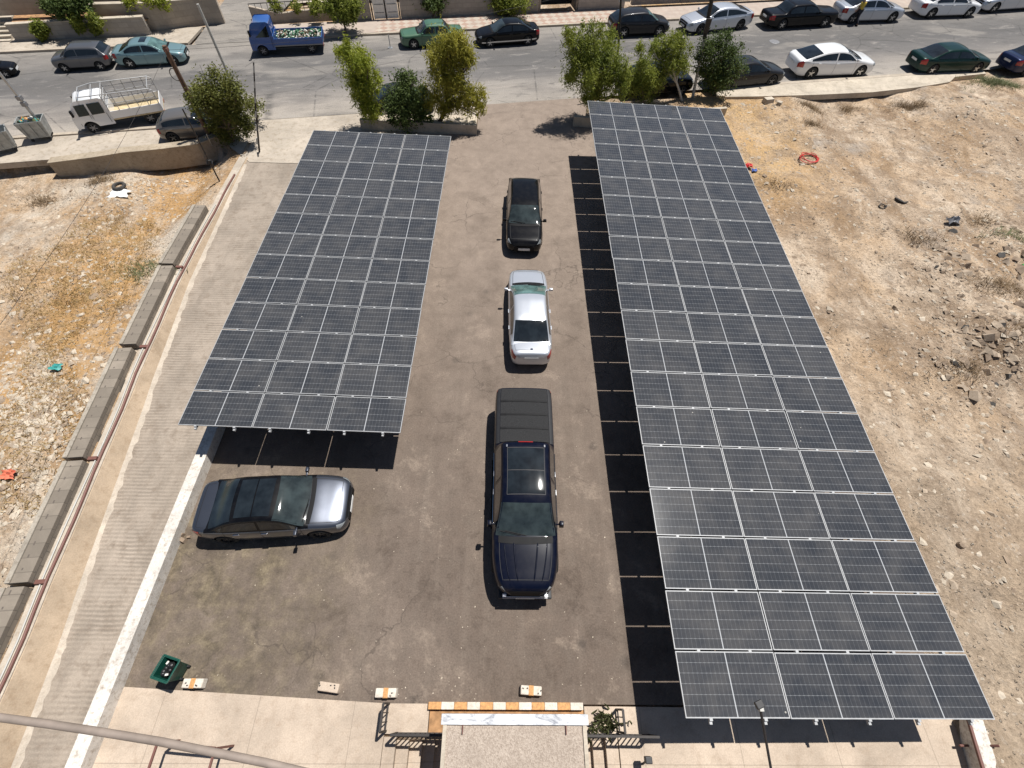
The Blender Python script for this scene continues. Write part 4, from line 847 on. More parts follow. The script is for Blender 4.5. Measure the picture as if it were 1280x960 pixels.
# trucks -------------------------------------------------------------------
def truck(rear, front, label, pm, W, H, crew, group=None):
    A, B = at(*rear, .7), at(*front, .7); d = B - A; d.z = 0; L = d.length; mid = (A + B) / 2; mid.z = .004
    root = empty('flatbed_truck', mid, math.atan2(d.y, d.x), label, 'truck', group)
    cl = L * (.40 if crew else .31); xf = L / 2; xr = xf - cl; hw = W / 2; zb = .42
    prof = [(xf - .02, zb), (xf, zb + .22), (xf - .03, H * .56), (xf - .05, H * .60), (xf - .34, H * .95), (xf - .5, H), (xr + .12, H), (xr, H * .96), (xr, zb)]
    def ywid(z): return hw * (.97 if z < H * .6 else .97 - .16 * (z - H * .6) / (H * .4))
    c = MB(); V = [(x, sg * ywid(z), z) for sg in (-1, 1) for x, z in prof]; n = len(prof)
    c.add(V, [tuple(range(n)), tuple(2 * n - 1 - k for k in range(n))] + [(k, (k + 1) % n, n + (k + 1) % n, n + k) for k in range(n)])
    cab = c.build('cab', [pm, K['arch']], root, smooth=True, bevel=.045); arch_cut(cab, L, W, .37, [xf - .62])
    def inset(face, off, name, mat=K['glass'], par=root):
        q = MB(); q.add(face, [(0, 1, 2, 3)]); o = q.build(name, mat, par); return o
    p0, p1 = Vector((xf - .05, 0, H * .60)), Vector((xf - .34, 0, H * .95)); nn = Vector((.35 * H, 0, .29)).normalized() * .012
    a, b_ = p0.lerp(p1, .06) + nn, p0.lerp(p1, .93) + nn
    inset([a + Vector((0, -ywid(a.z) * .92, 0)), a + Vector((0, ywid(a.z) * .92, 0)), b_ + Vector((0, ywid(b_.z) * .9, 0)), b_ + Vector((0, -ywid(b_.z) * .9, 0))], 0, 'windscreen')
    wins = [(xf - .36, xf - .36 - (cl - .5) * .42 if crew else xr + .13)] + ([(xf - .36 - (cl - .5) * .5, xr + .14)] if crew else [])
    for sg in (-1, 1):
        for i, (x0, x1) in enumerate(wins):
            z0, z1 = H * .60, H * .915; k = .13 if i == 0 else 0
            inset([(x0 + k, sg * (ywid(z0) + .008), z0), (x1, sg * (ywid(z0) + .008), z0), (x1, sg * (ywid(z1) + .008), z1), (x0, sg * (ywid(z1) + .008), z1)], 0, 'side_window')
            q = MB(); 
            for xx in (x0 + .12, x1 - .06): q.box((xx - .008, sg * hw * .97 - .004, zb + .06), (xx + .008, sg * hw * .97 + .004, H * .6))
            q.build('door_seam', K['seam'], root)
        q = MB(); q.box((xf - .2, sg * hw - .06 if sg < 0 else hw + .02, H * .66), (xf - .12, sg * hw - .02 if sg < 0 else hw + .2, H * .84)); q.bar((xf - .16, sg * hw * .93, H * .7), (xf - .16, sg * (hw + .1), H * .75), .03, .03); q.build('mirror', K['black'], root)
        q = MB(); q.box((xf - .02, sg * hw * .72 - .14, zb + .14), (xf + .018, sg * hw * .72 + .14, zb + .3)); q.build('headlight', K['lamp'], root, bevel=.01)
        q = MB(); q.box((-L / 2 - .012, sg * hw * .8 - .12, .46), (-L / 2 + .03, sg * hw * .8 + .12, .58)); q.build('taillight', K['tail'], root)
    q = MB(); q.box((xf - .06, -hw * .97, zb - .1), (xf + .05, hw * .97, zb + .1)); q.build('front_bumper', K['greymetal'] if not crew else pm, root, bevel=.03)
    q = MB(); q.box((xf - .01, -.24, zb - .04), (xf + .058, .24, zb + .06)); q.build('number_plate', K['plate'], root)
    # chassis and bed
    q = MB(); q.box((-L / 2 + .1, -hw * .5, .34), (xf - .2, hw * .5, .5)); q.build('chassis', K['black'], root)
    bz = .62; q = MB(); q.box((-L / 2, -hw, bz - .07), (xr - .06, hw, bz)); bed = q.build('bed_floor', K['lightwood'] if crew else K['greymetal'], root)
    sh_ = .38; t = .04
    for nm, a, b_ in (('bed_side', (-L / 2, -hw, bz + .003), (xr - .06, -hw + t, bz + sh_)), ('bed_side', (-L / 2, hw - t, bz + .003), (xr - .06, hw, bz + sh_)), ('tailgate', (-L / 2, -hw + t + .003, bz + .003), (-L / 2 + t, hw - t - .003, bz + sh_)), ('bed_front', (xr - .1, -hw + t + .003, bz + .003), (xr - .06, hw - t - .003, bz + sh_ + .15))):
        q = MB(); q.box(a, b_); o = q.build(nm, pm, root, bevel=.008)
        if nm == 'bed_side':
            rr = MB(); yy = a[1] - .012 if a[1] < 0 else b_[1] + .002
            for k in range(7): x = a[0] + .1 + k * (b_[0] - a[0] - .2) / 6; rr.box((x - .02, yy, bz + .02), (x + .02, yy + .01, bz + sh_ - .02))
            rr.build('side_rib', pm, o)
    r = .30
    for x in (xf - .62, -L / 2 + .85):
        for sg in (-1, 1): wheel(root, x, sg * (hw * .93 - .12), r, K['greymetal'], 6)
    return root, L, xr, hw, bz, sh_, xf
blu, L, xr, hw, bz, shh, xf = truck((404, 46), (316, 50), 'bright blue open-bed truck loaded with green and white goods', pt['bluep'], 1.75, 1.85, False, 'flatbed trucks on the street')
# load: heap of small bottles and bags
ld = empty('load', (0, 0, 0)); ld.matrix_world = Matrix.Translation(blu.location) @ Matrix.Rotation(blu.rotation_euler.z, 4, 'Z'); tag(ld, 'heap of green and white bottles in the bed of the blue truck', 'load')
for nm, mt_, cnt in (('green_bottles', K['lime'] if False else simple('bottle_green_plastic', (.05, .17, .085), .4), 170), ('white_bottles', K['paper'], 60), ('brown_sacks', K['stonedk'], 90)):
    q = MB()
    for _ in range(cnt):
        x = random.uniform(-L / 2 + .12, xr - .2); y = random.uniform(-hw + .12, hw - .12); z = bz + .08 + random.random() * (.33 * (1 - (y / hw) ** 2) + .08)
        dv = Vector((random.gauss(0, 1), random.gauss(0, 1), random.gauss(0, .4))).normalized() * random.uniform(.07, .13); rr = random.uniform(.03, .06)
        q.tube([Vector((x, y, z)) - dv, Vector((x, y, z)) + dv * .5, Vector((x, y, z)) + dv], [rr, rr, rr * .4], 6)
    tag(q.build(nm, mt_, ld, smooth=True), kind='stuff')
wt, L, xr, hw, bz, shh, xf = truck((203, 128), (95, 146), 'white double-cab truck with a tubular rack and empty flat bed', pt['whitep'], 1.6, 1.62, True, 'flatbed trucks on the street')
q = MB(); zt2 = 1.78
for sg in (-1, 1):
    y = sg * (hw - .02)
    q.tube([(-L / 2 + .05, y, bz + shh), (-L / 2 + .05, y, zt2 - .1), (-L / 2 + .2, y, zt2), (xr + .35, y, zt2 + .08), (xf - .75, y * .8, zt2 + .04), (xf - .65, y * .8, 1.6)], .024, 6)
    q.tube([(-L / 2 + .05, y, bz + shh + .35), (xr - .1, y, bz + shh + .35)], .018, 6); q.tube([(-L / 2 + .05, y, bz + shh + .62), (xr - .1, y, bz + shh + .62)], .018, 6)
    for k in range(1, 6): x = -L / 2 + .05 + k * (xr - .15 + L / 2) / 5; q.tube([(x, y, bz + shh), (x, y, zt2 + .02)], .018, 6)
for x in (-L / 2 + .2, xr - .12, xr + .35, xf - .75): q.tube([(x, -(hw - .02) * (1 if x < xr + .5 else .8), zt2 + .04), (x, (hw - .02) * (1 if x < xr + .5 else .8), zt2 + .04)], .02, 6)
for z in (bz + shh + .3, bz + shh + .6): q.tube([(xr - .12, -hw + .02, z), (xr - .12, hw - .02, z)], .018, 6)
q.build('bed_rack', K['alu'], wt, smooth=True)

# ------------------------------------------------------------------ trees
def leaf_cloud(clumps, n, size, droop, seed, flat=.5):
    """many small leaf faces spread through clumps: (centre, (rx,ry,rz))"""
    r = np.random.default_rng(seed); vol = np.array([c[1][0] * c[1][1] * c[1][2] for c in clumps]) ** .75; vol /= vol.sum(); b = MB()
    idx = r.choice(len(clumps), n, p=vol)
    for i in idx:
        c, ra = clumps[i]; d = r.normal(size=3); d /= np.linalg.norm(d); k = r.random() ** .5 * (1 + .34 * abs(r.normal()) * r.choice((1, 1, -1)))
        p = np.array(c) + d * np.array(ra) * k
        ax = r.normal(size=3); ax[2] = ax[2] * flat - droop; ax += d * .6 * (1 - min(1, droop)); ax /= np.linalg.norm(ax)
        sd = np.cross(ax, r.normal(size=3)); sd /= np.linalg.norm(sd) + 1e-9
        l = size[0] * r.uniform(.6, 1.35); w_ = size[1] * r.uniform(.7, 1.3); bend = np.cross(ax, sd) * l * .12
        a = ax * l
        b.add([p - a * .5, p + sd * w_ * .5 + bend, p + a * .5, p - sd * w_ * .5 + bend], [(0, 1, 2, 3)])
    return b
def tree(basepx, label, crown, leafm, trunk_r, seed, n, size=(.2, .05), droop=.6, name='street_tree', cat='tree', group=None, base_z=0.1, forks=4, bark='bark', lean=None):
    """crown: list of (px, py, radius_px) as surveyed, all near the trunk's own depth"""
    B = at(*basepx, base_z); root = empty(name, B, 0, label, cat, group); rr = random.Random(seed)
    cl = []
    for (x, y, r_) in crown:
        # the clump stands in the upright plane through the trunk, facing along the view's ground direction, with a random depth
        dep = rr.uniform(-.35, .35)
        d = M @ np.array([x - 640, y - 480, F]); tt = (B.y + dep) / d[1]; p = Vector((d[0] * tt, d[1] * tt, CAMH + d[2] * tt))
        p.z = max(p.z, .45)
        sc = .97 * (p - Vector((0, 0, CAMH))).length / math.sqrt(F * F + (x - 640) ** 2 + (y - 480) ** 2)
        R0 = r_ * sc; cl.append((tuple(p - B), (R0 * rr.uniform(.9, 1.1), R0 * rr.uniform(.9, 1.2), R0 * rr.uniform(.85, 1.15))))
        for _ in range(4):   # satellites make the outline uneven
            o = Vector((rr.gauss(0, 1), rr.gauss(0, 1), rr.gauss(0, .8))).normalized() * R0 * rr.uniform(.75, 1.3); k = rr.uniform(.2, .45)
            cl.append((tuple(p - B + o), (R0 * k, R0 * k, R0 * k * (1 + .8 * droop))))
    leaf_cloud(cl, n, size, droop, seed).build('crown', K[leafm], root, recalc=False)
    t = MB(); top = Vector((sum(c[0][0] for c in cl) / len(cl), sum(c[0][1] for c in cl) / len(cl), max(.6, sum(c[0][2] for c in cl) / len(cl))))
    k0 = top * .45 + Vector((rr.uniform(-.1, .1), rr.uniform(-.1, .1), 0)); t.tube([(0, 0, -base_z - .2), (0, 0, .05), tuple(k0 * .5 + Vector((.05, 0, 0))), tuple(k0)], [trunk_r * 1.35, trunk_r * 1.1, trunk_r * .95, trunk_r * .8], 9)
    main = [c for i, c in enumerate(cl) if i % 4 == 0]
    for c in main:
        e = Vector(c[0]); m_ = k0.lerp(e, .5) + Vector((rr.uniform(-.15, .15), rr.uniform(-.15, .15), .12)); t.tube([tuple(k0 * .92), tuple(m_), tuple(e)], [trunk_r * .6, trunk_r * .38, trunk_r * .12], 6)
        for _ in range(forks):
            q = e + Vector((rr.gauss(0, 1), rr.gauss(0, 1), rr.gauss(0, 1))) * c[1][0] * .6; t.tube([tuple(m_.lerp(e, rr.uniform(.1, .9))), tuple(q)], [trunk_r * .2, trunk_r * .05], 5)
    t.build('trunk', K[bark], root, smooth=True)
    return root
TG = 'trees in the planters at the lot entrance'
tree((468, 158), 'slender leaning yellow-green tree, leftmost in the left entrance planter', [(440, 72, 15), (455, 78, 14), (446, 95, 17), (458, 108, 15), (452, 120, 14), (462, 135, 13), (432, 66, 8), (466, 148, 9)], 'leafyellow', .09, 11, 11500, (.23, .042), .8, group=TG)
tree((505, 160), 'dense dark green bush between two lighter trees in the left entrance planter', [(508, 108, 18), (498, 125, 18), (520, 128, 17), (505, 145, 17), (490, 140, 10), (527, 145, 12), (503, 97, 9)], 'leafdark', .08, 12, 9500, (.14, .065), .25, name='bush', cat='bush', group=TG)
tree((548, 156), 'tallest olive yellow feathery tree at the lot entrance, right in the left planter', [(560, 55, 16), (578, 62, 15), (545, 70, 14), (566, 82, 20), (586, 75, 10), (553, 100, 18), (570, 108, 17), (545, 122, 15), (592, 118, 13), (585, 132, 15), (600, 133, 9), (560, 132, 14), (575, 45, 8)], 'leafolive', .11, 13, 15500, (.25, .043), .9, group=TG)
tree((752, 147), 'large drooping light green tree nearest the lot entrance in the right planter', [(716, 52, 13), (735, 50, 17), (760, 58, 18), (722, 75, 17), (745, 80, 22), (770, 82, 15), (712, 98, 10), (735, 102, 18), (760, 102, 20), (745, 118, 14), (778, 98, 9), (710, 40, 7)], 'leafmid', .11, 14, 15500, (.25, .043), .9, group=TG)
tree((803, 136), 'small dull green tree in the middle of the right entrance planter', [(796, 94, 11), (812, 92, 12), (790, 108, 11), (808, 110, 13), (820, 106, 9), (805, 78, 8), (800, 62, 7)], 'leafmid', .06, 15, 5600, (.21, .042), .75, group=TG)
tree((852, 128), 'slim tree with a pale bare stem before the black SUV', [(838, 52, 12), (850, 58, 12), (825, 68, 13), (845, 76, 15), (832, 88, 12), (856, 84, 9), (818, 58, 7), (848, 44, 6)], 'leafmid', .07, 16, 7000, (.21, .042), .7, group=TG, bark='palepole')
tree((893, 122), 'dark bushy tree with a round crown at the right end of the right planter', [(885, 58, 14), (900, 56, 13), (915, 68, 13), (880, 75, 15), (900, 80, 19), (922, 84, 11), (885, 96, 14), (905, 100, 15), (895, 108, 9)], 'leafdark', .09, 17, 11000, (.14, .06), .2, group=TG)
tree((290, 174), 'round olive bushy tree on the corner by the wooden pole', [(262, 112, 18), (285, 108, 17), (250, 128, 15), (272, 132, 22), (295, 128, 16), (278, 155, 20), (300, 150, 14), (285, 168, 12), (308, 160, 9), (244, 115, 9)], 'leafround', .11, 18, 17000, (.13, .062), .15)
tg2 = tree((322, 150), 'thin sparse shrub beside the striped pole', [(315, 128, 9), (325, 132, 8), (318, 142, 7)], 'leafround', .03, 19, 500, (.14, .06), .3, name='shrub', cat='shrub')
# far greenery
tree((85, 24), 'dark green garden tree above the hanging plants at the upper left', [(70, 2, 14), (90, 4, 14), (80, 10, 12), (100, 0, 10), (60, 8, 8)], 'leafdark', .1, 21, 5000, (.22, .1), .3, base_z=1.0)
tree((432, 42), 'small street tree on the tiled pavement right of the blue truck', [(422, 4, 14), (432, 12, 13), (442, 6, 12), (412, 10, 10), (436, 22, 8)], 'leafmid', .08, 22, 4500, (.22, .09), .4, group='small trees on the tiled pavement')
tree((541, 22), 'small street tree above the roof of the old green car', [(535, -2, 11), (548, -1, 11), (541, 6, 9)], 'leafdark', .07, 23, 2500, (.22, .09), .4, group='small trees on the tiled pavement')
tree((638, 21), 'small street tree above the roof of the shiny black sedan', [(622, 0, 11), (638, 4, 13), (652, 1, 11), (632, 9, 8)], 'leafmid', .07, 24, 3200, (.22, .09), .4, group='small trees on the tiled pavement')
for i, (x, y, r_, lab) in enumerate(((48, 36, 9, 'leftmost green plant hanging over the garden wall'), (95, 30, 8, 'green plant hanging over the middle of the garden wall'), (120, 31, 9, 'rightmost green plant hanging over the garden wall'))):
    tree((x, y + 16), lab, [(x, y - 4, r_ * .8), (x + 2, y + 3, r_ * .8), (x - 4, y + 2, r_ * .6), (x + 5, y + 10, r_ * .5)], 'leafmid', .03, 30 + i, 1500, (.2, .1), .6, name='hanging_plant', cat='plant', group='plants hanging over the garden wall')
tree((185, 8), 'hedge plant on top of the tall beige wall', [(165, 2, 9), (185, -1, 9), (200, 0, 8)], 'leafyellow', .04, 34, 1500, (.2, .09), .3, name='hedge', cat='hedge', base_z=1.5)
tree((355, 26), 'ivy shrub behind the iron fence on the sloped wall', [(345, 8, 7), (370, 8, 7), (395, 6, 9)], 'leafmid', .03, 35, 1500, (.2, .09), .3, name='shrub', cat='shrub')
p = at(755, 905, .05); pl = empty('planter_plant', p, 0, 'spiky green plant in the bed right of the entrance canopy', 'plant')
q = MB()
for k in range(60):
    a = random.uniform(0, 6.28); o = Vector((random.gauss(0, .22), random.gauss(0, .12), 0)); d = Vector((math.cos(a), math.sin(a), random.uniform(.6, 2.2))).normalized(); l = random.uniform(.2, .48)
    s_ = d.cross(Vector((0, 0, 1))).normalized() * .02; e = o + d * l; m_ = o + d * l * .55 + Vector((0, 0, .06)); q.add([o - s_, o + s_, m_ + s_, e - Vector((0, 0, .08)), m_ - s_], [(0, 1, 2, 3, 4)])
q.build('foliage', K['weed'], pl, recalc=False)
q = MB(); [q.tube([(x, y, -.05), (x * 1.5, y * 1.3, .3)], [.014, .006], 5) for x, y in ((-.1, 0), (.12, .05), (.0, -.08), (-.2, .06))]; q.build('stems', K['bark'], pl)

# ------------------------------------------------------------------ poles, lamps, wires
def pole(base, toppx, r0, r1, mat, name, label, cat, zb=0.0, ext=1.0, group=None):
    B = at(*base, zb); best = min((((at(*toppx, z) - B).xy.length, z) for z in np.arange(1.0, 11.0, .05)), key=lambda t: t[0]); T = at(*toppx, best[1])
    T = B + (T - B) * ext; root = empty(name, B, 0, label, cat, group); q = MB(); q.tube([(0, 0, -.3), tuple((T - B) * .5), tuple(T - B)], [r0, (r0 + r1) / 2, r1], 10); q.build('shaft', mat, root, smooth=True)
    return root, T - B
UG = 'utility poles by the street'
wp, wT = pole((265, 176), (205, 57), .13, .10, K['wood'], 'wooden_pole', 'leaning brown wooden utility pole beside the round bushy tree', 'utility pole', group=UG)
q = MB(); k = wT * .72; q.tube([k + Vector((.25 * math.cos(a) - .2, .06, .28 * math.sin(a))) for a in np.linspace(0, 6.28, 20)], .02, 6); q.build('cable_coil', K['iron'], wp, smooth=True)
q = MB(); k = wT * .97; q.box(k + Vector((-.1, -.1, -.1)), k + Vector((.1, .1, .06))); q.build('pole_cap', K['rust'], wp, bevel=.02)
pole((304, 136), (247, 5), .085, .06, K['palepole'], 'street_lamp', 'thin pale grey lamp post rising behind the round bushy tree', 'lamp post')
lp, lT = pole((64, 172), (-30, 55), .085, .06, K['galv'], 'street_lamp', 'grey steel lamp post standing by the grey dumpsters at the left edge', 'lamp post', ext=1.1)
for t in (.36, .42): q = MB(); k = lT * t; q.box(k - Vector((.11, .11, .1)), k + Vector((.11, .11, .1))); q.build('junction_box', K['greymetal'], lp, bevel=.015)
spo, sT = pole((322, 190), (317, 78), .05, .03, K['iron'], 'striped_pole', 'thin dark striped pole at the top of the ramp', 'pole', group=UG)
for t in np.arange(.1, .95, .16).tolist(): q = MB(); q.tube([sT * t, sT * (t + .07)], .052 - .016 * t, 8); q.build('pale_band', K['palepole'], spo, smooth=True)
gp, gT = pole((274, 226), (228, 136), .035, .03, K['iron'], 'guy_rod', 'leaning dark iron rod with a black coil standing in the left lot', 'rod')
q = MB(); k = gT * .28; q.tube([k + Vector((.12 * math.cos(a), .05 * math.sin(a * 3), .12 * math.sin(a))) for a in np.linspace(0, 12.5, 40)], .035, 6); q.build('cable_coil', K['dkplastic'], gp, smooth=True)
bpo, bT = pole((770, 118), (776, 2), .07, .05, K['iron'], 'utility_pole', 'black utility pole rising out of the large drooping tree', 'utility pole', ext=1.25, group=UG)
q = MB(); k = bT * .80; q.bar(k + Vector((-.1, 0, 0)), k + Vector((.7, .1, .1)), .05, .05); q.box(k + Vector((.1, -.15, .05)), k + Vector((.5, .15, .35))); q.build('bracket', K['galv'], bpo)
tp, tT = pole((866, 124), (889, 3), .10, .07, K['palepole'], 'utility_pole', 'grey pole with a dark transformer box, right of the slim tree', 'utility pole', ext=1.2, group=UG)
q = MB(); k = tT * .66; q.box(k + Vector((-.14, -.2, -.35)), k + Vector((.14, -.09, .35))); q.build('transformer_box', K['iron'], tp, bevel=.02)
q = MB(); q.tube([tT * .55 + Vector((0, -.01, 0)), tT * 1.01], .115, 10); q.build('dark_sleeve', K['iron'], tp, smooth=True)
pole((903, 104), (909, 37), .045, .04, K['iron'], 'short_post', 'short black post in front of the dark bushy tree crown', 'post')
sg_, sT = pole((264, 180/1.0), (258, 168), .02, .02, K['palepole'], 'marker_stake', 'short pale stake at the foot of the wooden pole', 'stake')
q0 = at(486, 60); kp = empty('kerb_post', at(488, 60), 0, 'short thin kerb post beside the old green car', 'post'); q = MB(); q.tube([(0, 0, 0), (0, 0, .8)], .03, 8); q.build('shaft', K['galv'], kp); q = MB(); q.box((-.15, -.15, 0), (.15, .15, .03)); q.build('base_plate', K['galv'], kp)
def wire(a, b_, sag, r, mat, name, label, n=24, cat='wire', group=None):
    q = MB(); a, b_ = Vector(a), Vector(b_); q.tube([a.lerp(b_, t) - Vector((0, 0, sag * 4 * t * (1 - t))) for t in np.linspace(0, 1, n)], r, 6); return tag(q.build(name, mat, smooth=True), label, cat, group)
wtop = wp.location + wT * .96; WG = 'overhead wires from the wooden pole'
wire(wtop, at(-120, 560, 5.0), .5, .006, K['iron'], 'overhead_wire', 'thin dark wire from the wooden pole down across the left lot', group=WG)
wire(wtop, bpo.location + bT * .95, .6, .006, K['iron'], 'overhead_wire', 'thin dark wire across the street from the wooden pole to the black pole', group=WG)
wire(bpo.location + bT * .9, tp.location + tT * .95, .15, .006, K['iron'], 'overhead_wire', 'thin dark wire between the black pole and the grey transformer pole')
wire(tp.location + tT * .95, at(1330, -20, 5.0), .5, .006, K['iron'], 'overhead_wire', 'thin dark wire from the transformer pole to the upper right corner')
# cable close to the camera, floodlight arm
C1 = [at(x, y, 12.4) for x, y in ((-60, 890), (0, 897), (60, 905), (120, 914), (200, 927), (270, 941), (330, 953), (420, 975))]
q = MB(); q.tube(C1, .013, 12); tag(q.build('overhead_cable', K['cable'], smooth=True), 'thick grey-brown cable hanging across the lower left corner close to the viewer', 'cable')
A, B = at(968, 985, 4.6), at(950, 884, 5.3); fl = empty('floodlight', A, 0, 'dark floodlight on a thin arm in front of the right carport', 'floodlight')
q = MB(); q.tube([(A - A) + Vector((0, -.6, -.35)), Vector((0, 0, 0)), B - A], .022, 8); q.build('arm', K['iron'], fl, smooth=True)
q = MB(); k = B - A; q.box(k + Vector((-.075, -.02, -.02)), k + Vector((.06, .09, .05)), rz=.35); q.build('lamp_head', K['dkplastic'], fl, bevel=.015)
q = MB(); q.box(k + Vector((-.02, -.06, -.05)), k + Vector((.05, .0, .02))); q.build('mount', K['palepole'], fl, bevel=.01)
p = at(803, 948, .0); sl_ = empty('path_light', p, 0, 'small dark path light on the pale steps right of the canopy', 'light'); q = MB(); q.tube([(0, -.1, 0), (0, 0, .45)], .025, 8); q.build('stem', K['iron'], sl_); q = MB(); q.box((-.08, -.06, .45), (.08, .08, .62)); q.build('lamp_head', K['dkplastic'], sl_, bevel=.02)

# ------------------------------------------------------------------ entrance: canopy, stairs, rails, kerb
cz = 2.3
c0, c1 = at(552, 892, cz), at(735, 893, cz); c2, c3 = at(553, 906, cz), at(735, 910, cz)
ca = empty('entrance_canopy', ((c0.x + c1.x) / 2, c0.y, 0), 0, 'flat pebble-finished entrance canopy with a stained white front coping', 'canopy')
ox, oy = ca.location.x, ca.location.y
q = MB(); q.box((c0.x - ox, c2.y - oy, cz - .28), (c1.x - ox, 0, cz)); q.build('front_coping', K['marble'], ca, bevel=.012)
q = MB(); q.box((c0.x - ox + .04, -7.0, cz - .25), (c1.x - ox - .04, c2.y - oy - .003, cz - .06)); q.build('roof_slab', K['pebble'], ca)
for x in (c0.x - ox + .045, c1.x - ox - .125): q = MB(); q.box((x, -7.0, cz - .056), (x + .08, c2.y - oy - .004, cz - .02)); q.build('roof_edge', K['walk'], ca)
for x in (at(578, 915, cz).x - ox, at(708, 917, cz).x - ox): q = MB(); q.tube([(x, c2.y - oy + .02, cz - .02), (x, c2.y - oy - .16, cz - .015)], .012, 8); q.build('spout', K['rust'], ca)
for x in (c0.x - ox + .2, c1.x - ox - .4): q = MB(); q.box((x, -.45, -2.6), (x + .2, -.25, cz - .285)); q.build('column', K['walk'], ca)
# bed between kerb and canopy
sheet('planter_bed', [(-1.7, -.62), (2.18, -.62), (2.18, -.1), (-1.7, -.1)], -.02, K['soil'])
sheet('stair_well', [(-2.9, -7), (3.2, -7), (3.2, -.64), (-2.9, -.64)], -2.6, K['apron'])
kb = empty('painted_kerb', (-1.74, -.02, 0), 0, 'orange and white striped kerb in front of the entrance canopy', 'kerb')
xs = np.linspace(0, 3.9, 13)
for i in range(12):
    q = MB(); q.box((xs[i] + .002, -.10, -.05), (xs[i + 1] - .002, .06, .14)); q.build('kerb_stone', K['orange'] if i % 2 == 0 else K['paleblock'], kb, bevel=.012)
sw = MB(); sw.box((-1.72, -.66, -2.5), (2.2, -.63, .1)); tag(sw.build('well_wall', K['apron']), 'pale wall along the entrance bed under the canopy edge', 'wall')
def steps(x0, dirn, label):
    root = empty('entrance_stairs', (x0, -.66, 0), 0, label, 'stairs')
    for i in range(6):
        q = MB(); a = dirn * i * .30; b_ = dirn * (i + 1) * .30; q.box((min(a, b_), -3.2, -2.4), (max(a, b_) - .003, -.02, -.02 - i * .17)); q.build('step', K['apron'], root)
    return root
steps(-2.77, 1, 'pale concrete stairs going down on the left of the entrance canopy'); steps(2.98, -1, 'pale concrete stairs going down on the right of the entrance canopy')
def railing(A, B, label, nb, h=.9, wid=.05, lean=0.0):
    A, B = Vector(A), Vector(B); root = empty('railing', A, 0, label, 'railing', 'dark metal stair railings'); d = B - A; ln = Vector((0, lean, 0))
    q = MB(); q.bar(Vector((0, 0, h)) + ln, d + Vector((0, 0, h)) + ln, wid, .05); q.build('top_rail', K['iron'], root)
    q = MB(); q.bar((0, 0, .12), d + Vector((0, 0, .12)), .035, .035); q.build('bottom_rail', K['iron'], root)
    for k in range(nb):
        p_ = d * k / (nb - 1); e = k in (0, nb - 1); q = MB(); q.bar(p_ + Vector((0, 0, -.02)), p_ + Vector((0, 0, h - .02)) + ln, .045 if e else .022, .045 if e else .022); q.build('post' if e else 'baluster', K['iron'], root)
    return root
a1, a2 = at(488, 920, .9), at(553, 918, .9); railing((a1.x, -.60, 0), (a2.x + .1, -.60, 0), 'dark metal railing across the head of the left entrance stairs', 12)
b1, b2 = at(735, 921, .9), at(825, 930, .9); railing((b1.x - .1, -.60, 0), (b2.x, -.62, 0), 'dark metal railing across the head of the right entrance stairs', 15)
railing((-2.74, .0, 0), (-2.74, -.56, 0), 'short dark side railing left of the striped kerb', 4, .75); railing((3.02, -.1, 0), (3.02, -.56, 0), 'short dark side railing right of the spiky plant', 4, .75)
# red-brown frame on the left apron
a1, a2 = at(197, 928, .9), at(269, 935, .9)
fr = empty('metal_frame', (a1.x, a1.y, 0), 0, 'red-brown metal frame standing on the pale apron at the lower left', 'frame'); d = Vector((a2.x - a1.x, a2.y - a1.y, 0))
q = MB(); q.bar((0, 0, .9), d + Vector((0, 0, .9)), .045, .045); q.build('top_bar', K['rust'], fr)
for k in (Vector((0, 0, 0)), d): q = MB(); q.bar(k + Vector((0, -.01, 0)), k + Vector((0, -.01, .878)), .045, .045); q.build('leg', K['rust'], fr); q = MB(); q.bar(k + Vector((0, -.03, .9)), k + Vector((0, -1.2, .9)), .045, .045); q.build('side_bar', K['rust'], fr)
# barrier blocks
def block(p0, p1, label, ang, stripes, mat=K['paleblock']):
    A, B = at(*p0, .2), at(*p1, .2); L_ = (B - A).length; c = (A + B) / 2; root = empty('barrier_block', (c.x, c.y, 0.004), math.atan2((B - A).y, (B - A).x) + ang, label, 'barrier block', 'painted concrete barrier blocks')
    q = MB(); q.box((-L_ / 2, -.11, 0), (L_ / 2, .11, .2), taper=.93); q.build('block_body', mat, root, bevel=.03)
    if stripes: q = MB(); q.box((-L_ * .11, -.107, .203), (L_ * .11, .107, .207), taper=.92); q.box((-L_ * .11, -.1135, .02), (L_ * .11, -.1105, .19)); q.build('painted_stripe', K['orange'], root)
    for _ in range(5):
        x = random.uniform(-.45, .45) * L_; y = random.uniform(-.07, .07)
        if stripes and abs(x) < L_ * .16: continue
        q = MB(); q.box((x - .02, y - .015, .2025), (x + .02, y + .015, .2045), rz=random.uniform(0, 3)); q.build('chip', K['dkjunk'], root)
    return root
block((227, 854), (254, 854), 'white barrier block with an orange stripe next to the green bin', 0, True)
block((397, 857), (424, 861), 'plain pinkish barrier block on its own on the lot edge', 0, False, K['apron'])
block((468, 866), (496, 866), 'white barrier block with an orange stripe left of the striped kerb', 0, True)
block((650, 862), (678, 864), 'white barrier block with an orange stripe behind the middle of the striped kerb', 0, True)
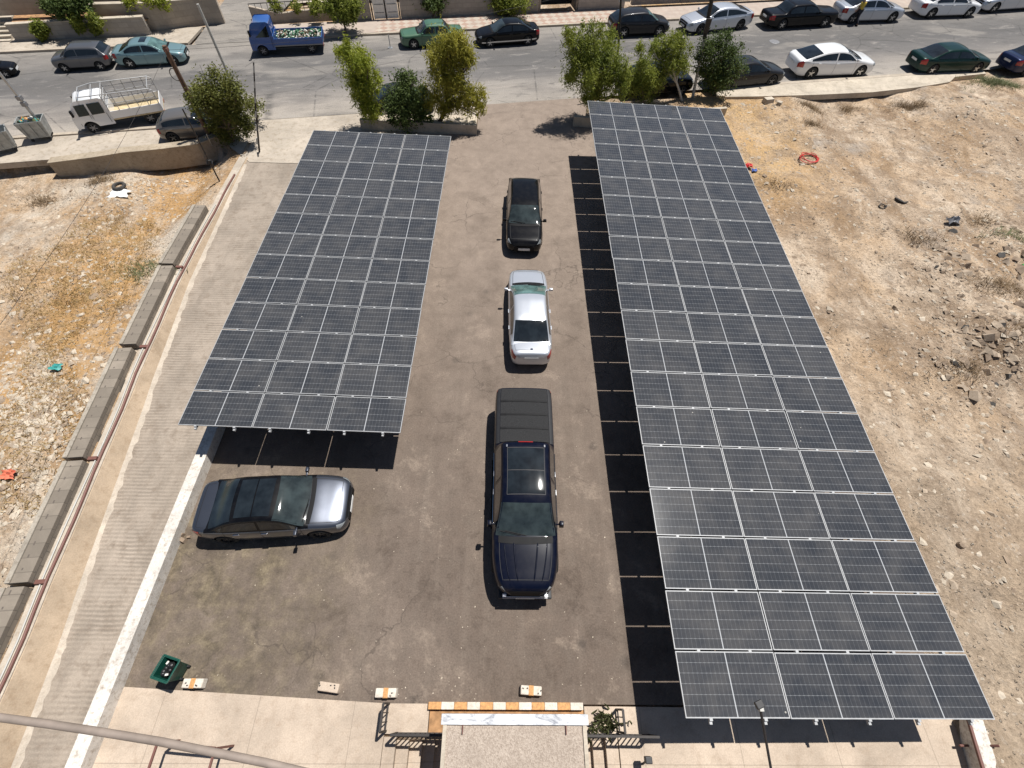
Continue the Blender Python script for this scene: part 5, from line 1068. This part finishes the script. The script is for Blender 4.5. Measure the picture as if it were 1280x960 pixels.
# bin
B = at(226, 838, .0); bn = empty('wheelie_bin', B, R_(-15), 'open dark green wheelie bin full of rubbish bags by the parapet wall', 'bin'); bn.scale = (.72,) * 3
q = MB(); V = []
for z, k in ((.06, .72), (.95, 1.0)):
    for x, y in ((-.30, -.33), (.30, -.33), (.30, .33), (-.30, .33)): V.append((x * k, y * k, z))
for z, k in ((.95, .90), (.12, .62)):
    for x, y in ((-.30, -.33), (.30, -.33), (.30, .33), (-.30, .33)): V.append((x * k, y * k, z))
q.add(V, [(3, 2, 1, 0)] + [(i + 4 * l, (i + 1) % 4 + 4 * l, (i + 1) % 4 + 4 * l + 4, i + 4 * l + 4) for l in (0, 1, 2) for i in range(4)] + [(12, 13, 14, 15)]); q.build('bin_body', K['bingreen'], bn, bevel=.015)
q = MB(); [q.bar(a, b_, .05, .05) for a, b_ in (((-.32, -.35, .95), (.32, -.35, .95)), ((.32, -.35, .95), (.32, .35, .95)), ((.32, .35, .95), (-.32, .35, .95)), ((-.32, .35, .95), (-.32, -.35, .95)))]; q.build('rim', K['bingreen'], bn, bevel=.015)
for sg in (-1, 1): q = MB(); q.lathe([(.001, -.03), (.1, -.03), (.1, .03), (.001, .03)], 'Y', 16, (sg * 0 + .2, sg * .2, .1)); q.build('wheel', K['rubber'], bn)
q = MB()
rb = random.Random(3)
for k in range(9):
    x, y, z, r = rb.uniform(-.14, .14), rb.uniform(-.17, .17), .78 + rb.uniform(-.04, .06), rb.uniform(.07, .12)
    q.lathe([(.001, -r * .8), (r * .8, -r * .5), (r, 0), (r * .6, r * .6), (.001, r * .8)], 'Z', 8, (x, y, z))
tag(q.build('rubbish_bag', K['binlid'], smooth=True), 'black rubbish bags filling the open green wheelie bin', 'rubbish'); rbag = bpy.data.objects['rubbish_bag']; rbag.location = B; rbag.rotation_euler.z = R_(-15); rbag.scale = (.72,) * 3
q = MB()
for k in range(2): x, y = rb.uniform(-.15, .15), rb.uniform(-.18, .18); q.box((x - .05, y - .03, .86), (x + .05, y + .03, .90), rz=rb.uniform(0, 3))
lt = tag(q.build('litter', K['paper']), 'pale scraps lying on the bags in the green bin', 'litter'); lt.location = B; lt.rotation_euler.z = R_(-15); lt.scale = (.72,) * 3
# dumpsters
def dumpster(p, rz, label, fill):
    D = at(*p, .085); root = empty('dumpster', D, rz, label, 'dumpster', 'grey steel dumpsters at the left edge'); q = MB(); V = []
    for z, k in ((.15, .8), (1.0, 1.0), (1.0, .93), (.35, .76)):
        for x, y in ((-.62, -.42), (.62, -.42), (.62, .42), (-.62, .42)): V.append((x * k, y * k, z))
    q.add(V, [(3, 2, 1, 0), (12, 13, 14, 15)] + [(i + 4 * l, (i + 1) % 4 + 4 * l, (i + 1) % 4 + 4 * l + 4, i + 4 * l + 4) for l in (0, 1, 2) for i in range(4)]); q.build('bin_body', K['dumpster'], root, bevel=.02)
    q = MB(); [q.box((sx * .4 - .05, sy * .28 - .05, 0), (sx * .4 + .05, sy * .28 + .05, .16)) for sx in (-1, 1) for sy in (-1, 1)]; q.build('castors', K['rubber'], root)
    q = MB(); [q.box((x - .02, -.445, .2), (x + .02, -.40, .95)) for x in (-.4, 0, .4)]; q.build('rib', K['dumpster'], root)
    if fill:
        g = MB(); rb = random.Random(5)
        for k in range(26): x, y, r = rb.uniform(-.45, .45), rb.uniform(-.28, .28), rb.uniform(.06, .13); g.lathe([(.001, -r), (r, 0), (.001, r)], 'Z', 7, (x, y, .86 + rb.uniform(0, .12)), rb.randrange(4))
        o = tag(g.build('rubbish_heap', [K['paper'], K['turq'], K['orange'], K['weed']]), 'coloured rubbish heaped in the grey dumpster by the lamp post', 'rubbish'); o.location = D; o.rotation_euler.z = rz
    return root
dumpster((54, 172), R_(20), 'grey dumpster heaped with rubbish behind the steel lamp post', True); dumpster((9, 187), R_(35), 'empty open grey dumpster cut off by the left edge', False)

# person walking by the silver sedan
def skin_mesh(name, verts, edges, radii, mat, parent, sub=2):
    me = bpy.data.meshes.new(name); me.from_pydata(verts, edges, []); o = bpy.data.objects.new(name, me); col.objects.link(o)
    md = o.modifiers.new('s', 'SKIN'); me.skin_vertices[0].data[0].use_root = True
    for d, r in zip(me.skin_vertices[0].data, radii): d.radius = (r, r) if not isinstance(r, tuple) else r
    ms = o.modifiers.new('u', 'SUBSURF'); ms.levels = sub; ms.render_levels = sub
    dg = bpy.context.evaluated_depsgraph_get(); dg.update(); m2 = bpy.data.meshes.new_from_object(o.evaluated_get(dg)); o.modifiers.clear(); o.data = m2; m2.materials.append(mat)
    m2.polygons.foreach_set('use_smooth', [True] * len(m2.polygons)); o.parent = parent; return o
pe = empty('person', at(1066, 31, .01), R_(100), 'person in a yellow shirt and dark trousers walking beside a silver sedan', 'person'); pe.scale = (1.02,) * 3
V = [(0, 0, .95), (0, 0, 1.12), (.02, 0, 1.38), (.03, 0, 1.50), (.05, 0, 1.62), (.06, 0, 1.72),
     (.0, .10, .92), (.22, .11, .50), (.16, .11, .09), (.30, .12, .05), (0, -.10, .92), (-.02, -.11, .50), (-.32, -.11, .14), (-.22, -.12, .05),
     (.02, .19, 1.40), (-.08, .25, 1.13), (.06, .26, .90), (.11, .26, .80), (.02, -.19, 1.40), (.14, -.25, 1.15), (.34, -.24, 1.02), (.42, -.23, .98)]
Ee = [(0, 1), (1, 2), (2, 3), (3, 4), (4, 5), (0, 6), (6, 7), (7, 8), (8, 9), (0, 10), (10, 11), (11, 12), (12, 13), (2, 14), (14, 15), (15, 16), (16, 17), (2, 18), (18, 19), (19, 20), (20, 21)]
Rr = [.14, .13, .15, .055, .095, .08, .09, .062, .045, .04, .09, .062, .045, .04, .06, .045, .036, .035, .06, .045, .036, .035]
skin_mesh('body', V, Ee, Rr, K['skin'], pe)
skin_mesh('shirt', [V[0], V[1], V[2], V[14], (-.06, .24, 1.20), V[18], (.11, -.24, 1.2), (.025, 0, 1.44)], [(0, 1), (1, 2), (2, 3), (3, 4), (2, 5), (5, 6), (2, 7)], [.165, .16, .175, .08, .065, .08, .065, .09], K['shirt'], pe)
skin_mesh('trousers', [V[0], V[6], V[7], V[8], V[10], V[11], V[12]], [(0, 1), (1, 2), (2, 3), (0, 4), (4, 5), (5, 6)], [.16, .11, .085, .07, .11, .085, .07], K['trousers'], pe)
q = MB(); q.lathe([(.001, .10), (.07, .085), (.108, .03), (.11, -.02), (.08, -.07)], 'Z', 16, (.035, 0, 1.69)); q.build('hair', K['hair'], pe, smooth='all')
for y in (.04, -.04): q = MB(); q.box((.135, y - .012, 1.665), (.152, y + .012, 1.68)); q.build('eye', K['hair'], pe)
q = MB(); q.box((.14, -.014, 1.62), (.172, .014, 1.66), taper=.5); q.build('nose', K['skin'], pe)
for f_ in (V[9], V[13]): q = MB(); q.box((f_[0] - .16, f_[1] - .05, .0), (f_[0] + .1, f_[1] + .05, .09), taper=.8); q.build('shoe', K['black'], pe, bevel=.02)

# ------------------------------------------------------------------ things lying in the lots
def junk(name, p, label, cat, mat, fn, z=None):
    P = at(*p); P.z = gz(P.x, P.y) if z is None else z; b = MB(); fn(b); o = b.build(name, mat, smooth=True); o.location = P; return tag(o, label, cat)
def coil(R0, r, turns, jit):
    def f(b):
        pts = [Vector(((R0 + jit * math.sin(a * 2.3)) * math.cos(a), (R0 + jit * math.cos(a * 1.7)) * math.sin(a), .05 + .03 * math.sin(a * 1.3) + .006 * a)) for a in np.linspace(0, 6.283 * turns, int(26 * turns))]; b.tube(pts, r, 6)
    return f
junk('hose_coil', (1013, 195), 'coil of thin red hose lying on the dirt of the right lot', 'hose', K['red'], coil(.46, .022, 3.2, .07))
def rag(n, s, h=.05, seed=1):
    def f(b):
        r = random.Random(seed); P = [[Vector(((i / n - .5) * s * r.uniform(.8, 1.2), (j / n - .5) * s * .7 * r.uniform(.8, 1.2), .03 + h * r.random())) for j in range(n + 1)] for i in range(n + 1)]; b.grid(P)
    return f
junk('plastic_bag', (936, 207), 'crumpled red plastic bag beside the right carport edge', 'bag', K['red'], rag(5, .45, .2, 2)); junk('plastic_bag', (944, 211), 'crumpled blue plastic scrap next to the red bag', 'bag', K['blue'], rag(4, .3, .12, 3))
junk('cloth', (25, 600), 'coral red cloth scrap on the left rubble by the block wall', 'cloth', K['coral'], rag(6, .42, .12, 4)); junk('plastic_bag', (80, 466), 'turquoise plastic bag on the pale rubble of the left lot', 'bag', K['turq'], rag(5, .36, .12, 5))
junk('plastic_sheet', (146, 236), 'white plastic sheet on the left lot below the rough wall', 'sheet', K['white'], rag(6, .9, .10, 6)); junk('tyre', (146, 229), 'old dark tyre lying on the white plastic sheet', 'tyre', K['dkjunk'], lambda b: b.tube([Vector((.25 * math.cos(a), .25 * math.sin(a), .22)) for a in np.linspace(0, 6.283, 24)], .08, 8, cap=False))
junk('bottle', (1272, 342), 'bright green plastic bottle on the right rubble mound', 'bottle', K['lime'], lambda b: b.tube([(-.22, 0, .08), (.12, 0, .09), (.22, .0, .1)], [.08, .08, .03], 8))
junk('hose_ring', (1104, 257), 'small dark rubber ring on the dirt of the right lot', 'ring', K['dkjunk'], coil(.16, .03, 1.02, 0)); junk('rubber_scrap', (1125, 252), 'curled black rubber scrap right of the small dark ring', 'scrap', K['dkjunk'], lambda b: b.tube([(-.15, .25, .05), (-.1, 0, .08), (.1, -.18, .06), (.3, -.12, .1)], [.06, .08, .07, .04], 7))
junk('rubbish_bag', (1186, 283), 'dark grey rubbish bag in the middle of the right lot', 'bag', K['greymetal'], rag(6, .6, .3, 9))
junk('stone', (1183, 688), 'dark brown stone lying alone on the smooth dirt right of the carport', 'stone', K['stonedk'], lambda b: b.lathe([(.001, 0), (.11, .02), (.09, .12), (.001, .16)], 'Z', 7))
junk('broken_stones', (224, 676), 'broken grey stones piled at the foot of the parapet behind the gunmetal car', 'stones', K['stonedk'], lambda b: [b.box((x, y, 0), (x + w_, y + w_ * .7, h), rz=a, taper=.75) for x, y, w_, h, a in ((-.2, -.1, .24, .13, .3), (.03, -.06, .2, .1, -.4), (-.06, .08, .18, .12, 1.1), (.2, .06, .12, .07, .2), (-.3, .1, .12, .06, .7))], z=.0)
junk('kerb_stone', (958, 130), 'pale loose kerb stone on the dirt near the right planter', 'stone', K['walk'], lambda b: (b.box((-.3, -.2, 0), (.35, .2, .25), rz=.3, taper=.85), b.box((.45, -.5, 0), (.8, -.2, .22), rz=.9, taper=.8)))

# scatter -------------------------------------------------------------------
def scatter_stones(name, spots, mats, label, flat=.55):
    b = MB(); r = np.random.default_rng(len(spots))
    base = np.array([(1, 0, 0), (-.5, .87, 0), (-.5, -.87, 0), (0, 0, 1), (.4, .69, .5), (-.8, 0, .45), (.4, -.69, .5)])
    fc = [(0, 4, 3), (4, 1, 3), (1, 5, 3), (5, 2, 3), (2, 6, 3), (6, 0, 3), (0, 1, 4), (1, 2, 5), (2, 0, 6)]
    for x, y, z, s, mi in spots:
        a = r.uniform(0, 6.28); c, sn = math.cos(a), math.sin(a); k = r.uniform(.6, 1.4, 3); q = (base + r.normal(size=base.shape) * .16) * k * s; q[:, 2] *= flat
        b.add([(x + p[0] * c - p[1] * sn, y + p[0] * sn + p[1] * c, z - s * .12 + p[2]) for p in q], fc, mi)
    o = b.build(name, mats, recalc=True); return tag(o, label, None, None, 'stuff')
def spread(n, xr, yr, ok, dens, smin, smax, mats):
    out = []
    while len(out) < n:
        x, y = random.uniform(*xr), random.uniform(*yr)
        if not ok(x, y) or random.random() > dens(x, y): continue
        s = smin * (smax / smin) ** (random.random() ** 2.6); out.append((x, y, gz(x, y), s, random.randrange(mats)))
    return out
def dmound(x, y):
    v = .18 + .25 * (math.sin(x * .9 + math.sin(y * .7) * 2) * math.sin(y * 1.1 + x * .3) > .2)
    for c, h, r in ML: v += .8 * math.exp(-((x - c.x) ** 2 + (y - c.y) ** 2) / (r * 1.2) ** 2)
    return min(1, v)
okr = lambda x, y: x > 11.9 and y < road_near(x) - 2.4
okl = lambda x, y: x < rwx(y) - 1.1 and y < 23.4 + (x + 19) * .2
mset = [K['stone'], K['stonedk'], K['stone'], K['stonetan'], K['stonetan'], K['stonetan']]
scatter_stones('rubble', spread(12000, (11.9, 36), (-2, 33), okr, dmound, .022, .16, 6), mset, 'pale stones and rubble strewn over the right dirt lot')
scatter_stones('rubble', spread(10000, (-34, -12), (-2, 24), okl, dmound, .022, .15, 6), mset, 'pale stones and rubble strewn over the left dirt lot')
pr_ = []
for q_, r0, n_ in (((30, 500), 2.2, 700), ((70, 545), 1.6, 500), ((20, 640), 1.6, 350), ((150, 225), 1.6, 200), ((120, 340), 1.5, 120)):
    P = at(*q_)
    for _ in range(n_):
        x, y = P.x + random.gauss(0, r0 * .7), P.y + random.gauss(0, r0 * .5)
        if okl(x, y): pr_.append((x, y, gz(x, y), .03 + .10 * random.random() ** 2.5, random.choice((0, 0, 0, 1))))
scatter_stones('rubble_heap', pr_, [K['stone'], K['stonetan']], 'heaps of pale broken stone on the left dirt lot')
big = []
for c, h, r in ML[:6]:
    for _ in range(110): x, y = c.x + random.gauss(0, r * .6), c.y + random.gauss(0, r * .6); big.append((x, y, gz(x, y) - .02, .035 + .22 * random.random() ** 3.2, random.choice((0, 0, 0, 1, 1, 0, 1, 2))))
scatter_stones('boulders', big, [K['stonedk'], K['stonetan'], K['dkjunk'], K['stone']], 'boulders and broken concrete on the right rubble mound', .8)
lt = []
for _ in range(260):
    x, y = random.uniform(-9.2, 3.3), abs(random.gauss(0, 6)) + .1
    if y < 26: lt.append((x, y, .006, random.uniform(.006, .018), 0))
for _ in range(22): lt.append((random.gauss(-1.6, .7), random.uniform(.1, .8), .006, random.uniform(.008, .02), 0))
scatter_stones('litter', lt, [K['stone']], 'tiny pale litter specks on the parking lot surface', .3)
def blades(name, spots, mat, label, h, w_, n, spread_):
    b = MB(); r = random.Random(name + str(len(spots)))
    for x, y in spots:
        z = gz(x, y)
        for _ in range(n):
            px_, py_ = x + r.gauss(0, spread_), y + r.gauss(0, spread_); a = r.uniform(0, 6.28); hh = h * r.uniform(.5, 1.3); t = r.uniform(.3, 1.5); c, s = math.cos(a), math.sin(a)
            e = (px_ + c * t * hh, py_ + s * t * hh, z + hh * .8); b.add([(px_ - s * w_, py_ + c * w_, z - .02), (px_ + s * w_, py_ - c * w_, z - .02), e], [(0, 1, 2)])
    return tag(b.build(name, mat, recalc=False), label, None, None, 'stuff')
gs = []
tries = 0
while len(gs) < 1500 and tries < 60000:
    tries += 1
    x, y = random.uniform(-30, -12.6), random.uniform(0, 23)
    if okl(x, y) and math.sin(x * .55 + y * .35) + math.sin(x * .21 - y * .5 + 1) + .5 * math.sin(x * 1.3 + y * 1.1) + 2.2 * math.exp(-((rwx(y) - 3.6 - x) / 2.2) ** 2) > 1.6: gs.append((x, y))
blades('dry_grass', gs, K['dry'], 'dry orange-yellow grass patches on the left lot', .16, .013, 9, .16)
br = []
for p_, r0, n_ in (((1010, 135), .8, 60), ((1015, 155), .5, 30), ((1140, 130), 1.0, 90), ((1065, 128), .6, 30), ((975, 225), .6, 16), ((1240, 372), 1.2, 70), ((1268, 430), .9, 50), ((1200, 470), .8, 36), ((1150, 300), .8, 24), ((1225, 280), .7, 24), ((115, 212), .7, 40), ((40, 235), .6, 30)):
    P = at(*p_); br += [(P.x + random.gauss(0, r0 * .6), P.y + random.gauss(0, r0 * .3)) for _ in range(n_)]
blades('dead_brush', br, K['brush'], 'brown dead brush lying along the street edge of the lots', .22, .012, 12, .18)
wd = []
for p_, r0, n_ in (((1235, 108), .9, 90), ((1258, 110), .7, 50), ((190, 335), .7, 26), ((1245, 310), .6, 20), ((178, 345), .5, 12)):
    P = at(*p_); wd += [(P.x + random.gauss(0, r0 * .8), P.y + random.gauss(0, r0 * .35)) for _ in range(n_)]
blades('weeds', wd, K['weed'], 'grey-green weeds growing at the edges of the dirt lots', .24, .014, 12, .16)
mh = MB(); P = at(968, 52); mh.lathe([(.001, .012), (.36, .012), (.38, .006)], 'Z', 24); o = mh.build('manhole_cover', K['greymetal']); o.location = (P.x, P.y, .004); tag(o, 'round manhole cover in the street above the white liftback', 'manhole cover')
